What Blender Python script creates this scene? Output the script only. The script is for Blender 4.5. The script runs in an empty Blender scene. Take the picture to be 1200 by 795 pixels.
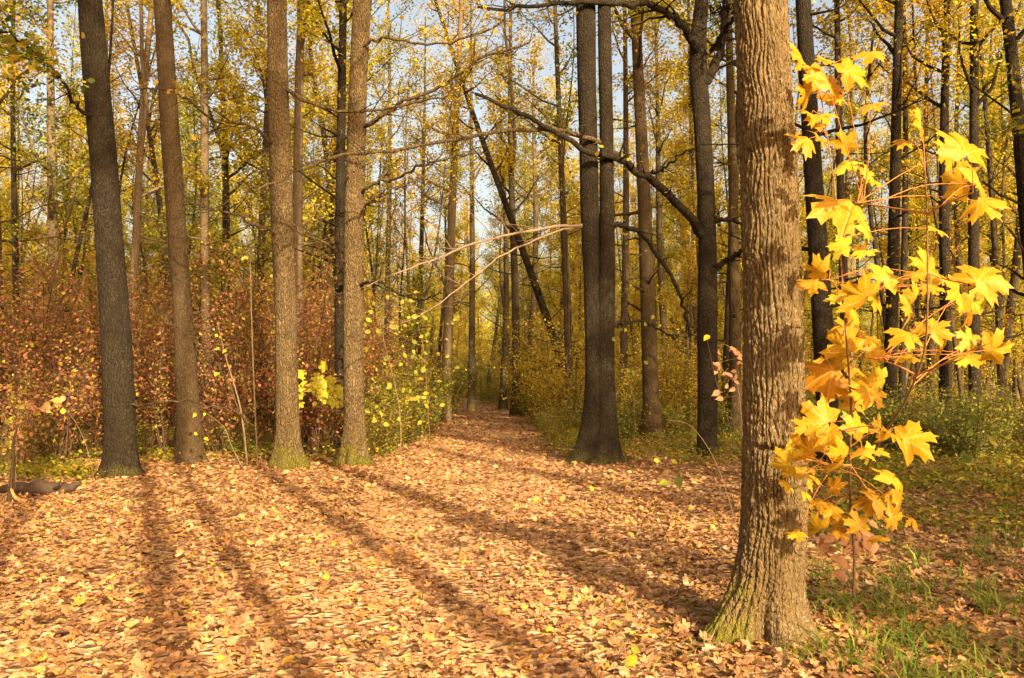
import bpy, math, random
import numpy as np
from mathutils import Vector, Matrix

# ------------------------------------------------------------------ camera, world, sun, exposure
scene = bpy.context.scene
COL = scene.collection
FPX, CX, CY, HOR = 1000.0, 600.0, 397.5, 445.0
EYE = 1.6
PITCH = math.atan((HOR - CY) / FPX)
cam_d = bpy.data.cameras.new('camera')
cam = bpy.data.objects.new('camera', cam_d)
COL.objects.link(cam)
cam.location = (0, 0, EYE)
cam.rotation_euler = (math.pi / 2 + PITCH, 0, 0)
cam_d.sensor_width = 36.0
cam_d.lens = 36.0 * FPX / 1200.0
cam_d.clip_start = 0.05
cam_d.clip_end = 3000
scene.camera = cam

SUN_EL, SUN_AZ = math.radians(24), math.radians(25)      # sun stands behind the camera, to its right
to_sun = Vector((math.sin(SUN_AZ) * math.cos(SUN_EL), -math.cos(SUN_AZ) * math.cos(SUN_EL), math.sin(SUN_EL)))
world = bpy.data.worlds.new('World')
scene.world = world
world.use_nodes = True
wn, wl = world.node_tree.nodes, world.node_tree.links
wn.clear()
w_out = wn.new('ShaderNodeOutputWorld'); w_bg = wn.new('ShaderNodeBackground')
w_sky = wn.new('ShaderNodeTexSky'); w_mul = wn.new('ShaderNodeMix')
w_sky.sky_type = 'NISHITA'; w_sky.sun_disc = False
w_sky.sun_elevation = SUN_EL; w_sky.sun_rotation = math.pi - SUN_AZ
w_sky.dust_density = 7.0; w_sky.air_density = 1.0; w_sky.ozone_density = 0.6
w_mul.data_type = 'RGBA'; w_mul.blend_type = 'MULTIPLY'; w_mul.inputs[0].default_value = 1.0
w_mul.inputs[7].default_value = (1.36, 1.12, 0.88, 1)
wl.new(w_sky.outputs[0], w_mul.inputs[6]); wl.new(w_mul.outputs[2], w_bg.inputs[0])
w_bg.inputs[1].default_value = 0.13
wl.new(w_bg.outputs[0], w_out.inputs[0])

sun_d = bpy.data.lights.new('sun', 'SUN')
sun_d.energy = 5.0; sun_d.angle = math.radians(0.6); sun_d.color = (1.0, 0.79, 0.52)
sun = bpy.data.objects.new('sun', sun_d)
COL.objects.link(sun)
sun.rotation_euler = (-to_sun).to_track_quat('-Z', 'Y').to_euler()

scene.view_settings.view_transform = 'Standard'
scene.view_settings.look = 'None'
scene.view_settings.exposure = 1.36
scene.view_settings.gamma = 1.0
scene.cycles.max_bounces = 7
scene.cycles.diffuse_bounces = 5
scene.cycles.transmission_bounces = 5
scene.cycles.glossy_bounces = 2
scene.cycles.use_denoising = True
scene.cycles.use_adaptive_sampling = True
scene.cycles.adaptive_threshold = 0.012
scene.cycles.caustics_reflective = False
scene.cycles.caustics_refractive = False

R = np.random.RandomState(7)
ct, st = math.cos(PITCH), math.sin(PITCH)


def ray(u, v):
    x, y = (u - CX) / FPX, (CY - v) / FPX
    return np.array([x, ct - y * st, st + y * ct])


def pt(u, v, Y):
    """world point on the vertical plane y=Y seen at photo pixel (u,v)"""
    d = ray(u, v)
    return np.array([d[0] / d[1] * Y, Y, EYE + d[2] / d[1] * Y])


def gp(u, v):
    """ground point seen at photo pixel"""
    d = ray(u, v)
    t = -EYE / d[2]
    return np.array([d[0] * t, d[1] * t, 0.0])


def proj(x, y, z):
    f = y * ct + (z - EYE) * st
    w = -y * st + (z - EYE) * ct
    return CX + FPX * x / f, CY - FPX * w / f


# ------------------------------------------------------------------ ground height
_hp = [(R.uniform(0, 6.28), R.uniform(0, 6.28), k) for k in (0.9, 1.3, 1.9, 2.6)]


def gh(x, y):
    x = np.asarray(x, float); y = np.asarray(y, float)
    z = np.zeros_like(x + y)
    for i, (a, b, k) in enumerate(_hp):
        z = z + 0.014 / (1 + 0.35 * i) * np.sin(k * x * 1.1 + a + 0.7 * np.sin(k * y * .6)) * np.sin(k * y + b + 0.5 * i * x * .2)
    far = np.clip((np.hypot(x, y) - 140) / 100, 0, 1)
    return z - 0.012 + far * 0


def path_cx(y):
    y = np.asarray(y, float)
    return -0.7 - 0.0 * y + np.where(y > 28, -(y - 28) * 0.045, 0) - np.where(y > 48, (y - 48) ** 2 * 0.022, 0) + 0.25 * np.sin(y * .22)


def path_hw(y):
    return 1.75 + 0.12 * np.sin(np.asarray(y) * .9)


# ------------------------------------------------------------------ mesh accumulator
class MB:
    def __init__(s):
        s.v, s.f3, s.f4, s.n = [], [], [], 0
        s.m3, s.m4 = [], []
        s.uv3, s.uv4 = None, None

    def add(s, verts, f3=None, f4=None, mat=0):
        verts = np.asarray(verts, np.float32).reshape(-1, 3)
        if f3 is not None and len(f3):
            f3 = np.asarray(f3, np.int64).reshape(-1, 3)
            s.f3.append(f3 + s.n); s.m3.append(np.full(len(f3), mat, np.int32))
        if f4 is not None and len(f4):
            f4 = np.asarray(f4, np.int64).reshape(-1, 4)
            s.f4.append(f4 + s.n); s.m4.append(np.full(len(f4), mat, np.int32))
        s.v.append(verts); s.n += len(verts)

    def mesh(s, name, mats, smooth=True, uv=None):
        me = bpy.data.meshes.new(name)
        v = np.concatenate(s.v) if s.v else np.zeros((0, 3), np.float32)
        f3 = np.concatenate(s.f3) if s.f3 else np.zeros((0, 3), np.int64)
        f4 = np.concatenate(s.f4) if s.f4 else np.zeros((0, 4), np.int64)
        me.vertices.add(len(v)); me.vertices.foreach_set('co', v.ravel().astype(np.float32))
        nl = len(f3) * 3 + len(f4) * 4
        me.loops.add(nl)
        li = np.concatenate([f3.ravel(), f4.ravel()]).astype(np.int32)
        me.loops.foreach_set('vertex_index', li)
        me.polygons.add(len(f3) + len(f4))
        starts = np.concatenate([np.arange(len(f3)) * 3, len(f3) * 3 + np.arange(len(f4)) * 4]).astype(np.int32)
        me.polygons.foreach_set('loop_start', starts)
        mi = np.concatenate((s.m3 or [np.zeros(0, np.int32)]) + (s.m4 or [np.zeros(0, np.int32)])).astype(np.int32)
        if uv is not None:
            ul = me.uv_layers.new(name='UVMap')
            ul.data.foreach_set('uv', np.asarray(uv, np.float32)[li].ravel())
        me.update(calc_edges=True)
        me.polygons.foreach_set('material_index', mi)
        me.polygons.foreach_set('use_smooth', np.full(len(me.polygons), smooth))
        for m in (mats if isinstance(mats, (list, tuple)) else [mats]):
            me.materials.append(m)
        return me


def obj(name, me, parent=None, **props):
    o = bpy.data.objects.new(name, me)
    COL.objects.link(o)
    if parent is not None:
        o.parent = parent
    for k, v in props.items():
        if v:
            o[k] = v
    return o


def empty(name, loc=(0, 0, 0), label=None, category=None, group=None, kind=None):
    o = obj(name, None, None, label=label, category=category, group=group, kind=kind)
    o.location = loc
    o.empty_display_size = 0.2
    return o


def tube(path, rad, sides, phase=0.0, cap=True):
    path = np.asarray(path, float); n = len(path)
    rad = np.broadcast_to(np.asarray(rad, float), (n,))
    T = np.gradient(path, axis=0)
    T /= np.linalg.norm(T, axis=1)[:, None] + 1e-9
    up = np.array([0, 0, 1.0]) if abs(T[0][2]) < .9 else np.array([1.0, 0, 0])
    N = np.cross(T[0], up); N /= np.linalg.norm(N)
    Ns = []
    for i in range(n):
        N = N - T[i] * np.dot(N, T[i]); N /= np.linalg.norm(N) + 1e-9
        Ns.append(N)
    Ns = np.array(Ns); B = np.cross(T, Ns)
    a = phase + np.arange(sides) * 2 * math.pi / sides
    v = path[:, None, :] + rad[:, None, None] * (np.cos(a)[None, :, None] * Ns[:, None, :] + np.sin(a)[None, :, None] * B[:, None, :])
    i = np.arange(n - 1)[:, None] * sides; j = np.arange(sides)[None, :]; j2 = (j + 1) % sides
    f4 = np.stack([i + j, i + j2, i + sides + j2, i + sides + j], -1).reshape(-1, 4)
    v = v.reshape(-1, 3); f3 = None
    if cap:
        v = np.vstack([v, path[-1] + T[-1] * rad[-1] * .5])
        k = len(v) - 1; b = (n - 1) * sides
        f3 = [[b + q, b + (q + 1) % sides, k] for q in range(sides)]
    return v, f3, f4


def smooth_path(pts, n):
    """Catmull-Rom through pts, n samples"""
    p = np.asarray(pts, float)
    p = np.vstack([2 * p[0] - p[1], p, 2 * p[-1] - p[-2]])
    out = []
    m = len(p) - 3
    for t in np.linspace(0, m, n):
        i = min(int(t), m - 1); u = t - i
        a, b, c, d = p[i], p[i + 1], p[i + 2], p[i + 3]
        out.append(.5 * ((2 * b) + (-a + c) * u + (2 * a - 5 * b + 4 * c - d) * u * u + (-a + 3 * b - 3 * c + d) * u ** 3))
    return np.array(out)


# ------------------------------------------------------------------ materials
def new_mat(name):
    m = bpy.data.materials.new(name); m.use_nodes = True
    nt = m.node_tree; nt.nodes.clear()
    return m, nt.nodes, nt.links


def N(nodes, t, **kw):
    n = nodes.new(t)
    for k, v in kw.items():
        if k.startswith('i_'):
            key = k[2:]
            n.inputs[int(key) if key.isdigit() else key].default_value = v
        else:
            setattr(n, k, v)
    return n


def ramp(nodes, stops, interp='LINEAR'):
    r = nodes.new('ShaderNodeValToRGB'); r.color_ramp.interpolation = interp
    e = r.color_ramp.elements
    while len(e) < len(stops):
        e.new(0.5)
    for k, (p, c) in enumerate(stops):
        e[k].position = p; e[k].color = (*c, 1)
    return r


def math_n(nodes, links, op, a, b=None, c=None, clamp=False):
    n = nodes.new('ShaderNodeMath'); n.operation = op; n.use_clamp = clamp
    for i, x in enumerate((a, b, c)):
        if x is None:
            continue
        if isinstance(x, (int, float)):
            n.inputs[i].default_value = x
        else:
            links.new(x, n.inputs[i])
    return n.outputs[0]


def leaf_mat(name, stops, transl=0.45, rough=0.55, spot=0.25, hue=0.0, mottled=30.0, veins=False, obj_amount=1.0, spec=0.3, drift=False):
    m, n, l = new_mat(name)
    out = n.new('ShaderNodeOutputMaterial')
    geo = n.new('ShaderNodeNewGeometry'); oi = n.new('ShaderNodeObjectInfo')
    s = math_n(n, l, 'MULTIPLY', oi.outputs['Random'], obj_amount)
    s = math_n(n, l, 'ADD', geo.outputs['Random Per Island'], s)
    s = math_n(n, l, 'FRACT', s)
    r = ramp(n, stops)
    l.new(s, r.inputs[0])
    col = r.outputs[0]
    # slight per-object shift in value so neighbouring crowns differ
    hs = N(n, 'ShaderNodeHueSaturation')
    if hue:
        h = math_n(n, l, 'MULTIPLY_ADD', oi.outputs['Random'], hue, 0.5 - hue / 2)
        l.new(h, hs.inputs['Hue'])
    v = math_n(n, l, 'MULTIPLY', geo.outputs['Random Per Island'], 37.0)
    v = math_n(n, l, 'FRACT', v)
    v = math_n(n, l, 'MULTIPLY_ADD', v, 0.45, 0.78)
    l.new(v, hs.inputs['Value']); l.new(col, hs.inputs['Color'])
    col = hs.outputs[0]
    if mottled:
        tc = n.new('ShaderNodeTexCoord')
        no = N(n, 'ShaderNodeTexNoise', i_Scale=mottled, i_Detail=3.0)
        l.new(tc.outputs['Object'], no.inputs['Vector'])
        mr = N(n, 'ShaderNodeMapRange'); mr.inputs[1].default_value = .35; mr.inputs[2].default_value = .7
        mr.inputs[3].default_value = 1.0; mr.inputs[4].default_value = 1.0 - spot
        l.new(no.outputs[0], mr.inputs[0])
        mr.inputs[3].default_value = 0.0; mr.inputs[4].default_value = min(1.0, spot * 2.2)
        mx = N(n, 'ShaderNodeMix', data_type='RGBA', blend_type='MULTIPLY'); mx.inputs[7].default_value = (.72, .50, .32, 1)
        l.new(col, mx.inputs[6]); l.new(mr.outputs[0], mx.inputs[0]); col = mx.outputs[2]
        if drift:
            nd = N(n, 'ShaderNodeTexNoise', i_Scale=1.3, i_Detail=4.0, i_Roughness=.65); l.new(tc.outputs['Object'], nd.inputs['Vector'])
            md = N(n, 'ShaderNodeMapRange'); md.inputs[1].default_value = .40; md.inputs[2].default_value = .62; md.inputs[3].default_value = .62; md.inputs[4].default_value = 1.12; l.new(nd.outputs[0], md.inputs[0])
            h2 = n.new('ShaderNodeHueSaturation'); l.new(col, h2.inputs['Color']); l.new(md.outputs[0], h2.inputs['Value']); col = h2.outputs[0]
    bump_src = None
    if veins:
        uvn = n.new('ShaderNodeUVMap')
        sx = n.new('ShaderNodeSeparateXYZ'); l.new(uvn.outputs[0], sx.inputs[0])
        X = math_n(n, l, 'SUBTRACT', sx.outputs[0], 0.5); Y = math_n(n, l, 'SUBTRACT', sx.outputs[1], 0.3)
        best = None
        for ang, ln in ((90, .9), (42, .8), (138, .8), (-8, .55), (188, .55)):
            dx, dy = math.cos(math.radians(ang)), math.sin(math.radians(ang))
            cr = math_n(n, l, 'SUBTRACT', math_n(n, l, 'MULTIPLY', X, dy), math_n(n, l, 'MULTIPLY', Y, dx))
            cr = math_n(n, l, 'ABSOLUTE', cr)
            dt = math_n(n, l, 'ADD', math_n(n, l, 'MULTIPLY', X, dx), math_n(n, l, 'MULTIPLY', Y, dy))
            # side veins: saw pattern leaving the main vein
            pen = math_n(n, l, 'LESS_THAN', dt, 0.0)
            d = math_n(n, l, 'ADD', cr, pen)
            best = d if best is None else math_n(n, l, 'MINIMUM', best, d)
        vm = N(n, 'ShaderNodeMapRange'); vm.inputs[1].default_value = .003; vm.inputs[2].default_value = .011
        vm.inputs[3].default_value = 1.0; vm.inputs[4].default_value = 0.0
        l.new(best, vm.inputs[0])
        mx = N(n, 'ShaderNodeMix', data_type='RGBA', blend_type='MIX')
        l.new(math_n(n, l, 'MULTIPLY', vm.outputs[0], 0.5), mx.inputs[0])
        l.new(col, mx.inputs[6]); mx.inputs[7].default_value = (0.80, 0.52, 0.14, 1); col = mx.outputs[2]
        bump_src = vm.outputs[0]
    p = N(n, 'ShaderNodeBsdfPrincipled'); p.inputs['Roughness'].default_value = rough
    p.inputs['Specular IOR Level'].default_value = spec
    l.new(col, p.inputs['Base Color'])
    if bump_src is not None:
        b = N(n, 'ShaderNodeBump', i_Strength=0.35, i_Distance=0.002); l.new(bump_src, b.inputs['Height']); l.new(b.outputs[0], p.inputs['Normal'])
    t = n.new('ShaderNodeBsdfTranslucent'); l.new(col, t.inputs[0])
    ms = n.new('ShaderNodeMixShader'); ms.inputs[0].default_value = transl
    l.new(p.outputs[0], ms.inputs[1]); l.new(t.outputs[0], ms.inputs[2]); l.new(ms.outputs[0], out.inputs[0])
    return m


def bark_mat(name, c1, c2, c3, lichen=(0.36, 0.35, 0.30), lich=0.5, zs=0.22, scale=28.0, bump=0.6, dist=0.02, moss=0.0, mossh=0.5, var=0.25, furrow=True, mossx=None):
    """ridged bark: stretched voronoi cells + noise, lichen specks, moss towards the foot"""
    m, n, l = new_mat(name)
    out = n.new('ShaderNodeOutputMaterial'); tc = n.new('ShaderNodeTexCoord'); oi = n.new('ShaderNodeObjectInfo')
    mp = N(n, 'ShaderNodeMapping'); mp.inputs['Scale'].default_value = (1, 1, zs)
    l.new(tc.outputs['Object'], mp.inputs[0])
    nz = N(n, 'ShaderNodeTexNoise', i_Scale=scale * .35, i_Detail=2.0)
    l.new(mp.outputs[0], nz.inputs['Vector'])
    vm = N(n, 'ShaderNodeVectorMath', operation='SCALE'); vm.inputs['Scale'].default_value = 0.08
    l.new(nz.outputs['Color'], vm.inputs[0])
    va = N(n, 'ShaderNodeVectorMath', operation='ADD'); l.new(mp.outputs[0], va.inputs[0]); l.new(vm.outputs[0], va.inputs[1])
    vo = N(n, 'ShaderNodeTexVoronoi', feature='DISTANCE_TO_EDGE', i_Scale=scale); l.new(va.outputs[0], vo.inputs['Vector'])
    mr = N(n, 'ShaderNodeMapRange'); mr.inputs[1].default_value = 0.0; mr.inputs[2].default_value = 0.25
    l.new(vo.outputs[0], mr.inputs[0])
    n2 = N(n, 'ShaderNodeTexNoise', i_Scale=scale * 2.2, i_Detail=6.0, i_Roughness=.65); l.new(mp.outputs[0], n2.inputs['Vector'])
    h = math_n(n, l, 'MULTIPLY_ADD', n2.outputs[0], 0.8, math_n(n, l, 'MULTIPLY', mr.outputs[0], 1.0 if furrow else .35))
    n3 = N(n, 'ShaderNodeTexNoise', i_Scale=3.0, i_Detail=4.0); l.new(tc.outputs['Object'], n3.inputs['Vector'])
    r = ramp(n, [(0.25, c1), (0.5, c2), (0.75, c3)])
    cf = math_n(n, l, 'ADD', math_n(n, l, 'MULTIPLY', n2.outputs[0], .55), math_n(n, l, 'MULTIPLY', n3.outputs[0], .45))
    l.new(cf, r.inputs[0]); col = r.outputs[0]
    # lichen specks
    n4 = N(n, 'ShaderNodeTexNoise', i_Scale=38.0, i_Detail=3.0); l.new(tc.outputs['Object'], n4.inputs['Vector'])
    n5 = N(n, 'ShaderNodeTexNoise', i_Scale=1.7, i_Detail=2.0); l.new(tc.outputs['Object'], n5.inputs['Vector'])
    sp = N(n, 'ShaderNodeMapRange'); sp.inputs[1].default_value = .58; sp.inputs[2].default_value = .68; l.new(n4.outputs[0], sp.inputs[0])
    sq = N(n, 'ShaderNodeMapRange'); sq.inputs[1].default_value = .40; sq.inputs[2].default_value = .62; l.new(n5.outputs[0], sq.inputs[0])
    lf = math_n(n, l, 'MULTIPLY', math_n(n, l, 'MULTIPLY', sp.outputs[0], sq.outputs[0]), lich)
    mx = N(n, 'ShaderNodeMix', data_type='RGBA'); l.new(lf, mx.inputs[0]); l.new(col, mx.inputs[6]); mx.inputs[7].default_value = (*lichen, 1); col = mx.outputs[2]
    if moss > 0:
        sz = n.new('ShaderNodeSeparateXYZ'); l.new(tc.outputs['Object'], sz.inputs[0])
        mg = N(n, 'ShaderNodeMapRange'); mg.inputs[1].default_value = mossh; mg.inputs[2].default_value = 0.05
        mg.inputs[3].default_value = 0.0; mg.inputs[4].default_value = 1.0; l.new(sz.outputs[2], mg.inputs[0])
        n6 = N(n, 'ShaderNodeTexNoise', i_Scale=5.0, i_Detail=5.0, i_Roughness=.7); l.new(tc.outputs['Object'], n6.inputs['Vector'])
        mm = math_n(n, l, 'MULTIPLY_ADD', mg.outputs[0], 0.35, n6.outputs[0])
        mk = N(n, 'ShaderNodeMapRange'); mk.inputs[1].default_value = .66; mk.inputs[2].default_value = .78; l.new(mm, mk.inputs[0])
        mf = math_n(n, l, 'MULTIPLY', mk.outputs[0], moss)
        if mossx is not None:
            mfx = N(n, 'ShaderNodeMapRange'); mfx.inputs[1].default_value = mossx + .08; mfx.inputs[2].default_value = mossx - .08; l.new(sz.outputs[0], mfx.inputs[0])
            mf = math_n(n, l, 'MULTIPLY', mf, mfx.outputs[0])
        mx = N(n, 'ShaderNodeMix', data_type='RGBA'); l.new(mf, mx.inputs[0]); l.new(col, mx.inputs[6]); mx.inputs[7].default_value = (0.13, 0.115, 0.015, 1); col = mx.outputs[2]
    hs = n.new('ShaderNodeHueSaturation'); l.new(col, hs.inputs['Color'])
    l.new(math_n(n, l, 'MULTIPLY_ADD', oi.outputs['Random'], 2 * var, 1 - var), hs.inputs['Value'])
    p = n.new('ShaderNodeBsdfPrincipled'); p.inputs['Roughness'].default_value = 0.9; p.inputs['Specular IOR Level'].default_value = .15
    l.new(hs.outputs[0], p.inputs['Base Color'])
    b = N(n, 'ShaderNodeBump', i_Strength=bump, i_Distance=dist); l.new(h, b.inputs['Height']); l.new(b.outputs[0], p.inputs['Normal'])
    l.new(p.outputs[0], out.inputs[0])
    return m


def ground_mat(name, stops, scale=14.0, dark=0.0):
    m, n, l = new_mat(name)
    out = n.new('ShaderNodeOutputMaterial'); tc = n.new('ShaderNodeTexCoord')
    nz = N(n, 'ShaderNodeTexNoise', i_Scale=3.0, i_Detail=2.0); l.new(tc.outputs['Object'], nz.inputs['Vector'])
    vm = N(n, 'ShaderNodeVectorMath', operation='SCALE'); vm.inputs['Scale'].default_value = 0.15; l.new(nz.outputs['Color'], vm.inputs[0])
    va = N(n, 'ShaderNodeVectorMath', operation='ADD'); l.new(tc.outputs['Object'], va.inputs[0]); l.new(vm.outputs[0], va.inputs[1])
    vo = N(n, 'ShaderNodeTexVoronoi', i_Scale=scale, i_Randomness=1.0); l.new(va.outputs[0], vo.inputs['Vector'])
    sp = n.new('ShaderNodeSeparateColor'); l.new(vo.outputs['Color'], sp.inputs[0])
    r = ramp(n, stops); l.new(sp.outputs[0], r.inputs[0])
    n2 = N(n, 'ShaderNodeTexNoise', i_Scale=0.6, i_Detail=5.0); l.new(tc.outputs['Object'], n2.inputs['Vector'])
    hs = n.new('ShaderNodeHueSaturation'); l.new(r.outputs[0], hs.inputs['Color'])
    l.new(math_n(n, l, 'MULTIPLY_ADD', n2.outputs[0], 0.9, 0.5), hs.inputs['Value'])
    p = n.new('ShaderNodeBsdfPrincipled'); p.inputs['Roughness'].default_value = 0.85; p.inputs['Specular IOR Level'].default_value = .2
    l.new(hs.outputs[0], p.inputs['Base Color'])
    b = N(n, 'ShaderNodeBump', i_Strength=0.9, i_Distance=0.03)
    l.new(math_n(n, l, 'ADD', sp.outputs[1], math_n(n, l, 'MULTIPLY', vo.outputs['Distance'], 2.0)), b.inputs['Height']); l.new(b.outputs[0], p.inputs['Normal'])
    l.new(p.outputs[0], out.inputs[0])
    return m


def plain_mat(name, c, rough=.8, bump=0.0):
    m, n, l = new_mat(name)
    out = n.new('ShaderNodeOutputMaterial'); tc = n.new('ShaderNodeTexCoord')
    nz = N(n, 'ShaderNodeTexNoise', i_Scale=40.0, i_Detail=4.0); l.new(tc.outputs['Object'], nz.inputs['Vector'])
    r = ramp(n, [(0.3, tuple(x * .65 for x in c)), (0.7, tuple(min(1, x * 1.25) for x in c))]); l.new(nz.outputs[0], r.inputs[0])
    p = n.new('ShaderNodeBsdfPrincipled'); p.inputs['Roughness'].default_value = rough; p.inputs['Specular IOR Level'].default_value = .2
    l.new(r.outputs[0], p.inputs['Base Color']); l.new(p.outputs[0], out.inputs[0])
    return m


YEL = [(0.0, (.50, .33, .012)), (.3, (.60, .43, .018)), (.6, (.54, .44, .03)), (.85, (.32, .34, .03)), (1, (.46, .24, .015))]
YGR = [(0.0, (.48, .35, .02)), (.35, (.38, .35, .025)), (.65, (.21, .25, .02)), (.85, (.10, .15, .015)), (1, (.42, .24, .015))]
ORA = [(0.0, (.46, .25, .02)), (.3, (.52, .33, .02)), (.6, (.48, .38, .04)), (.85, (.34, .24, .03)), (1, (.50, .40, .03))]
RED = [(0.0, (.28, .09, .042)), (.25, (.38, .15, .075)), (.5, (.45, .22, .12)), (.62, (.36, .17, .04)), (.74, (.52, .38, .03)), (.84, (.24, .26, .03)), (.9, (.40, .30, .03)), (1, (.24, .08, .035))]
GRN = [(0.0, (.09, .14, .02)), (.4, (.15, .19, .025)), (.7, (.30, .30, .04)), (.9, (.56, .46, .05)), (1, (.10, .14, .02))]
MAP = [(0.0, (.56, .32, .010)), (.35, (.60, .38, .014)), (.7, (.57, .34, .012)), (.9, (.54, .42, .03)), (1, (.52, .25, .010))]
MAPG = [(0.0, (.46, .46, .03)), (1, (.58, .52, .03))]
LIT = [(0.0, (.15, .07, .03)), (.12, (.30, .155, .07)), (.35, (.46, .28, .135)), (.5, (.37, .19, .075)), (.65, (.56, .375, .205)), (.82, (.46, .24, .065)), (.94, (.50, .32, .09)), (.98, (.54, .36, .04)), (.99, (.34, .28, .05)), (1, (.14, .06, .025))]
M = {
    'yellow': leaf_mat('yellow_foliage', YEL, .5, hue=.03, mottled=0), 'yellow_green': leaf_mat('yellow_green_foliage', YGR, .5, hue=.04, mottled=0),
    'orange': leaf_mat('orange_foliage', ORA, .5, hue=.03, mottled=0), 'red': leaf_mat('russet_foliage', RED, .4, hue=.03, mottled=0),
    'green': leaf_mat('green_foliage', GRN, .45, hue=.03, mottled=0),
    'maple': leaf_mat('maple_leaf_yellow', MAP, .5, .5, .30, mottled=18.0, veins=True),
    'maple_green': leaf_mat('maple_leaf_green', MAPG, .42, .45, .2, mottled=18.0, veins=True),
    'litter': leaf_mat('fallen_leaf', LIT, .12, .6, .30, mottled=22.0, drift=True),
    'dry': leaf_mat('dry_leaf', [(0, (.28, .14, .06)), (.5, (.38, .21, .10)), (1, (.24, .11, .05))], .3, mottled=15.0),
    'grass': leaf_mat('grass_blades', [(0, (.08, .16, .015)), (.5, (.15, .24, .02)), (.85, (.26, .26, .04)), (1, (.38, .30, .08))], .35, mottled=0),
    'bark_big': bark_mat('furrowed_bark', (.080, .051, .020), (.145, .098, .040), (.215, .155, .074), lich=.55, scale=40, zs=.3, bump=.9, dist=.012, moss=.9, mossh=.75, var=0, mossx=-.12),
    'bark_dark': bark_mat('dark_bark', (.013, .0095, .005), (.026, .019, .010), (.050, .038, .020), lich=.14, zs=.35, bump=1.0, moss=.25, mossh=.4, var=.08),  # dark bark, deepened further: shade on these trunks is put into the colour
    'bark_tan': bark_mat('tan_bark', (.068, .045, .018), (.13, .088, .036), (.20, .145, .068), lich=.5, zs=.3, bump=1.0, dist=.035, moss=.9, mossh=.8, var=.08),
    'bark_red': bark_mat('brown_bark', (.034, .021, .009), (.064, .042, .018), (.10, .070, .034), lich=.2, zs=.25, bump=.8, var=.08),
    'bark_far': bark_mat('forest_bark', (.020, .014, .007), (.042, .030, .015), (.085, .062, .033), lich=.4, zs=.25, scale=18, bump=.5, dist=.03, moss=.3, mossh=1.2, var=.5),
    'bark_pale': bark_mat('pale_bark', (.085, .06, .03), (.14, .10, .055), (.21, .16, .09), lich=.5, zs=.3, scale=18, bump=.4, var=.2),
    'twig': plain_mat('twig_bark', (.085, .055, .03)), 'twig_pale': plain_mat('dead_branch_wood', (.20, .14, .085)),
    'stem': plain_mat('sapling_stem', (.20, .12, .06)), 'petiole': plain_mat('red_petiole', (.48, .18, .05)),
    'cut': plain_mat('cut_wood', (.45, .24, .09)), 'soil': plain_mat('dark_rotten_wood', (.05, .032, .02)),
    'ground': ground_mat('forest_floor', [(0, (.10, .05, .02)), (.3, (.24, .12, .05)), (.6, (.40, .23, .11)), (.85, (.50, .33, .17)), (1, (.40, .28, .06))], 13.0),
    'path': ground_mat('leafy_path', [(0, (.22, .11, .05)), (.3, (.40, .21, .09)), (.6, (.54, .32, .16)), (.85, (.60, .40, .22)), (1, (.52, .33, .08))], 15.0),
}

# ------------------------------------------------------------------ setting: ground, path
def build_ground():
    mb = MB()
    xs = np.unique(np.concatenate([-np.geomspace(16, 900, 26), np.arange(-16, 16.01, .25), np.geomspace(16, 900, 26)]))
    ys = np.unique(np.concatenate([-np.geomspace(8, 900, 16), np.arange(-8, 60.01, .3), np.geomspace(60, 1500, 34)]))
    X, Y = np.meshgrid(xs, ys)
    V = np.stack([X, Y, gh(X, Y)], -1).reshape(-1, 3)
    nx, ny = len(xs), len(ys)
    i = np.arange(ny - 1)[:, None] * nx; j = np.arange(nx - 1)[None, :]
    f = np.stack([i + j, i + j + 1, i + nx + j + 1, i + nx + j], -1).reshape(-1, 4)
    mb.add(V, f4=f)
    g = obj('ground', mb.mesh('ground', M['ground']), kind='structure', label='forest floor of brown earth under fallen leaves')
    mb = MB()
    ys = np.arange(2.0, 92, .25); t = np.linspace(-1, 1, 17)
    wob = 0.12 * np.sin(ys * 2.1) + .07 * np.sin(ys * 5.3 + 1)
    X = path_cx(ys)[:, None] + t[None, :] * (path_hw(ys) + wob)[:, None]; Yg = np.repeat(ys[:, None], 17, 1)
    Z = gh(X, Yg) + .014 - .02 * (np.abs(t)[None, :] ** 6)
    ny, nx = X.shape
    i = np.arange(ny - 1)[:, None] * nx; j = np.arange(nx - 1)[None, :]
    f = np.stack([i + j, i + j + 1, i + nx + j + 1, i + nx + j], -1).reshape(-1, 4)
    mb.add(np.stack([X, Yg, Z], -1).reshape(-1, 3), f4=f)
    obj('path', mb.mesh('path', M['path']), kind='structure', label='woodland footpath carpeted with trodden leaves')
    return g


ground = build_ground()

# ------------------------------------------------------------------ leaf shapes
_half = [(0, 1.0), (.09, .84), (.24, .80), (.20, .66), (.22, .50), (.36, .60), (.45, .55), (.74, .64), (.66, .46), (.76, .34), (.52, .24), (.46, .14), (.58, .08), (.66, -.12), (.38, -.15), (.12, -.18)]
MAPLE = np.array(_half + [(0.0, -.02)] + [(-x, y) for x, y in _half[:0:-1]])


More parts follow.
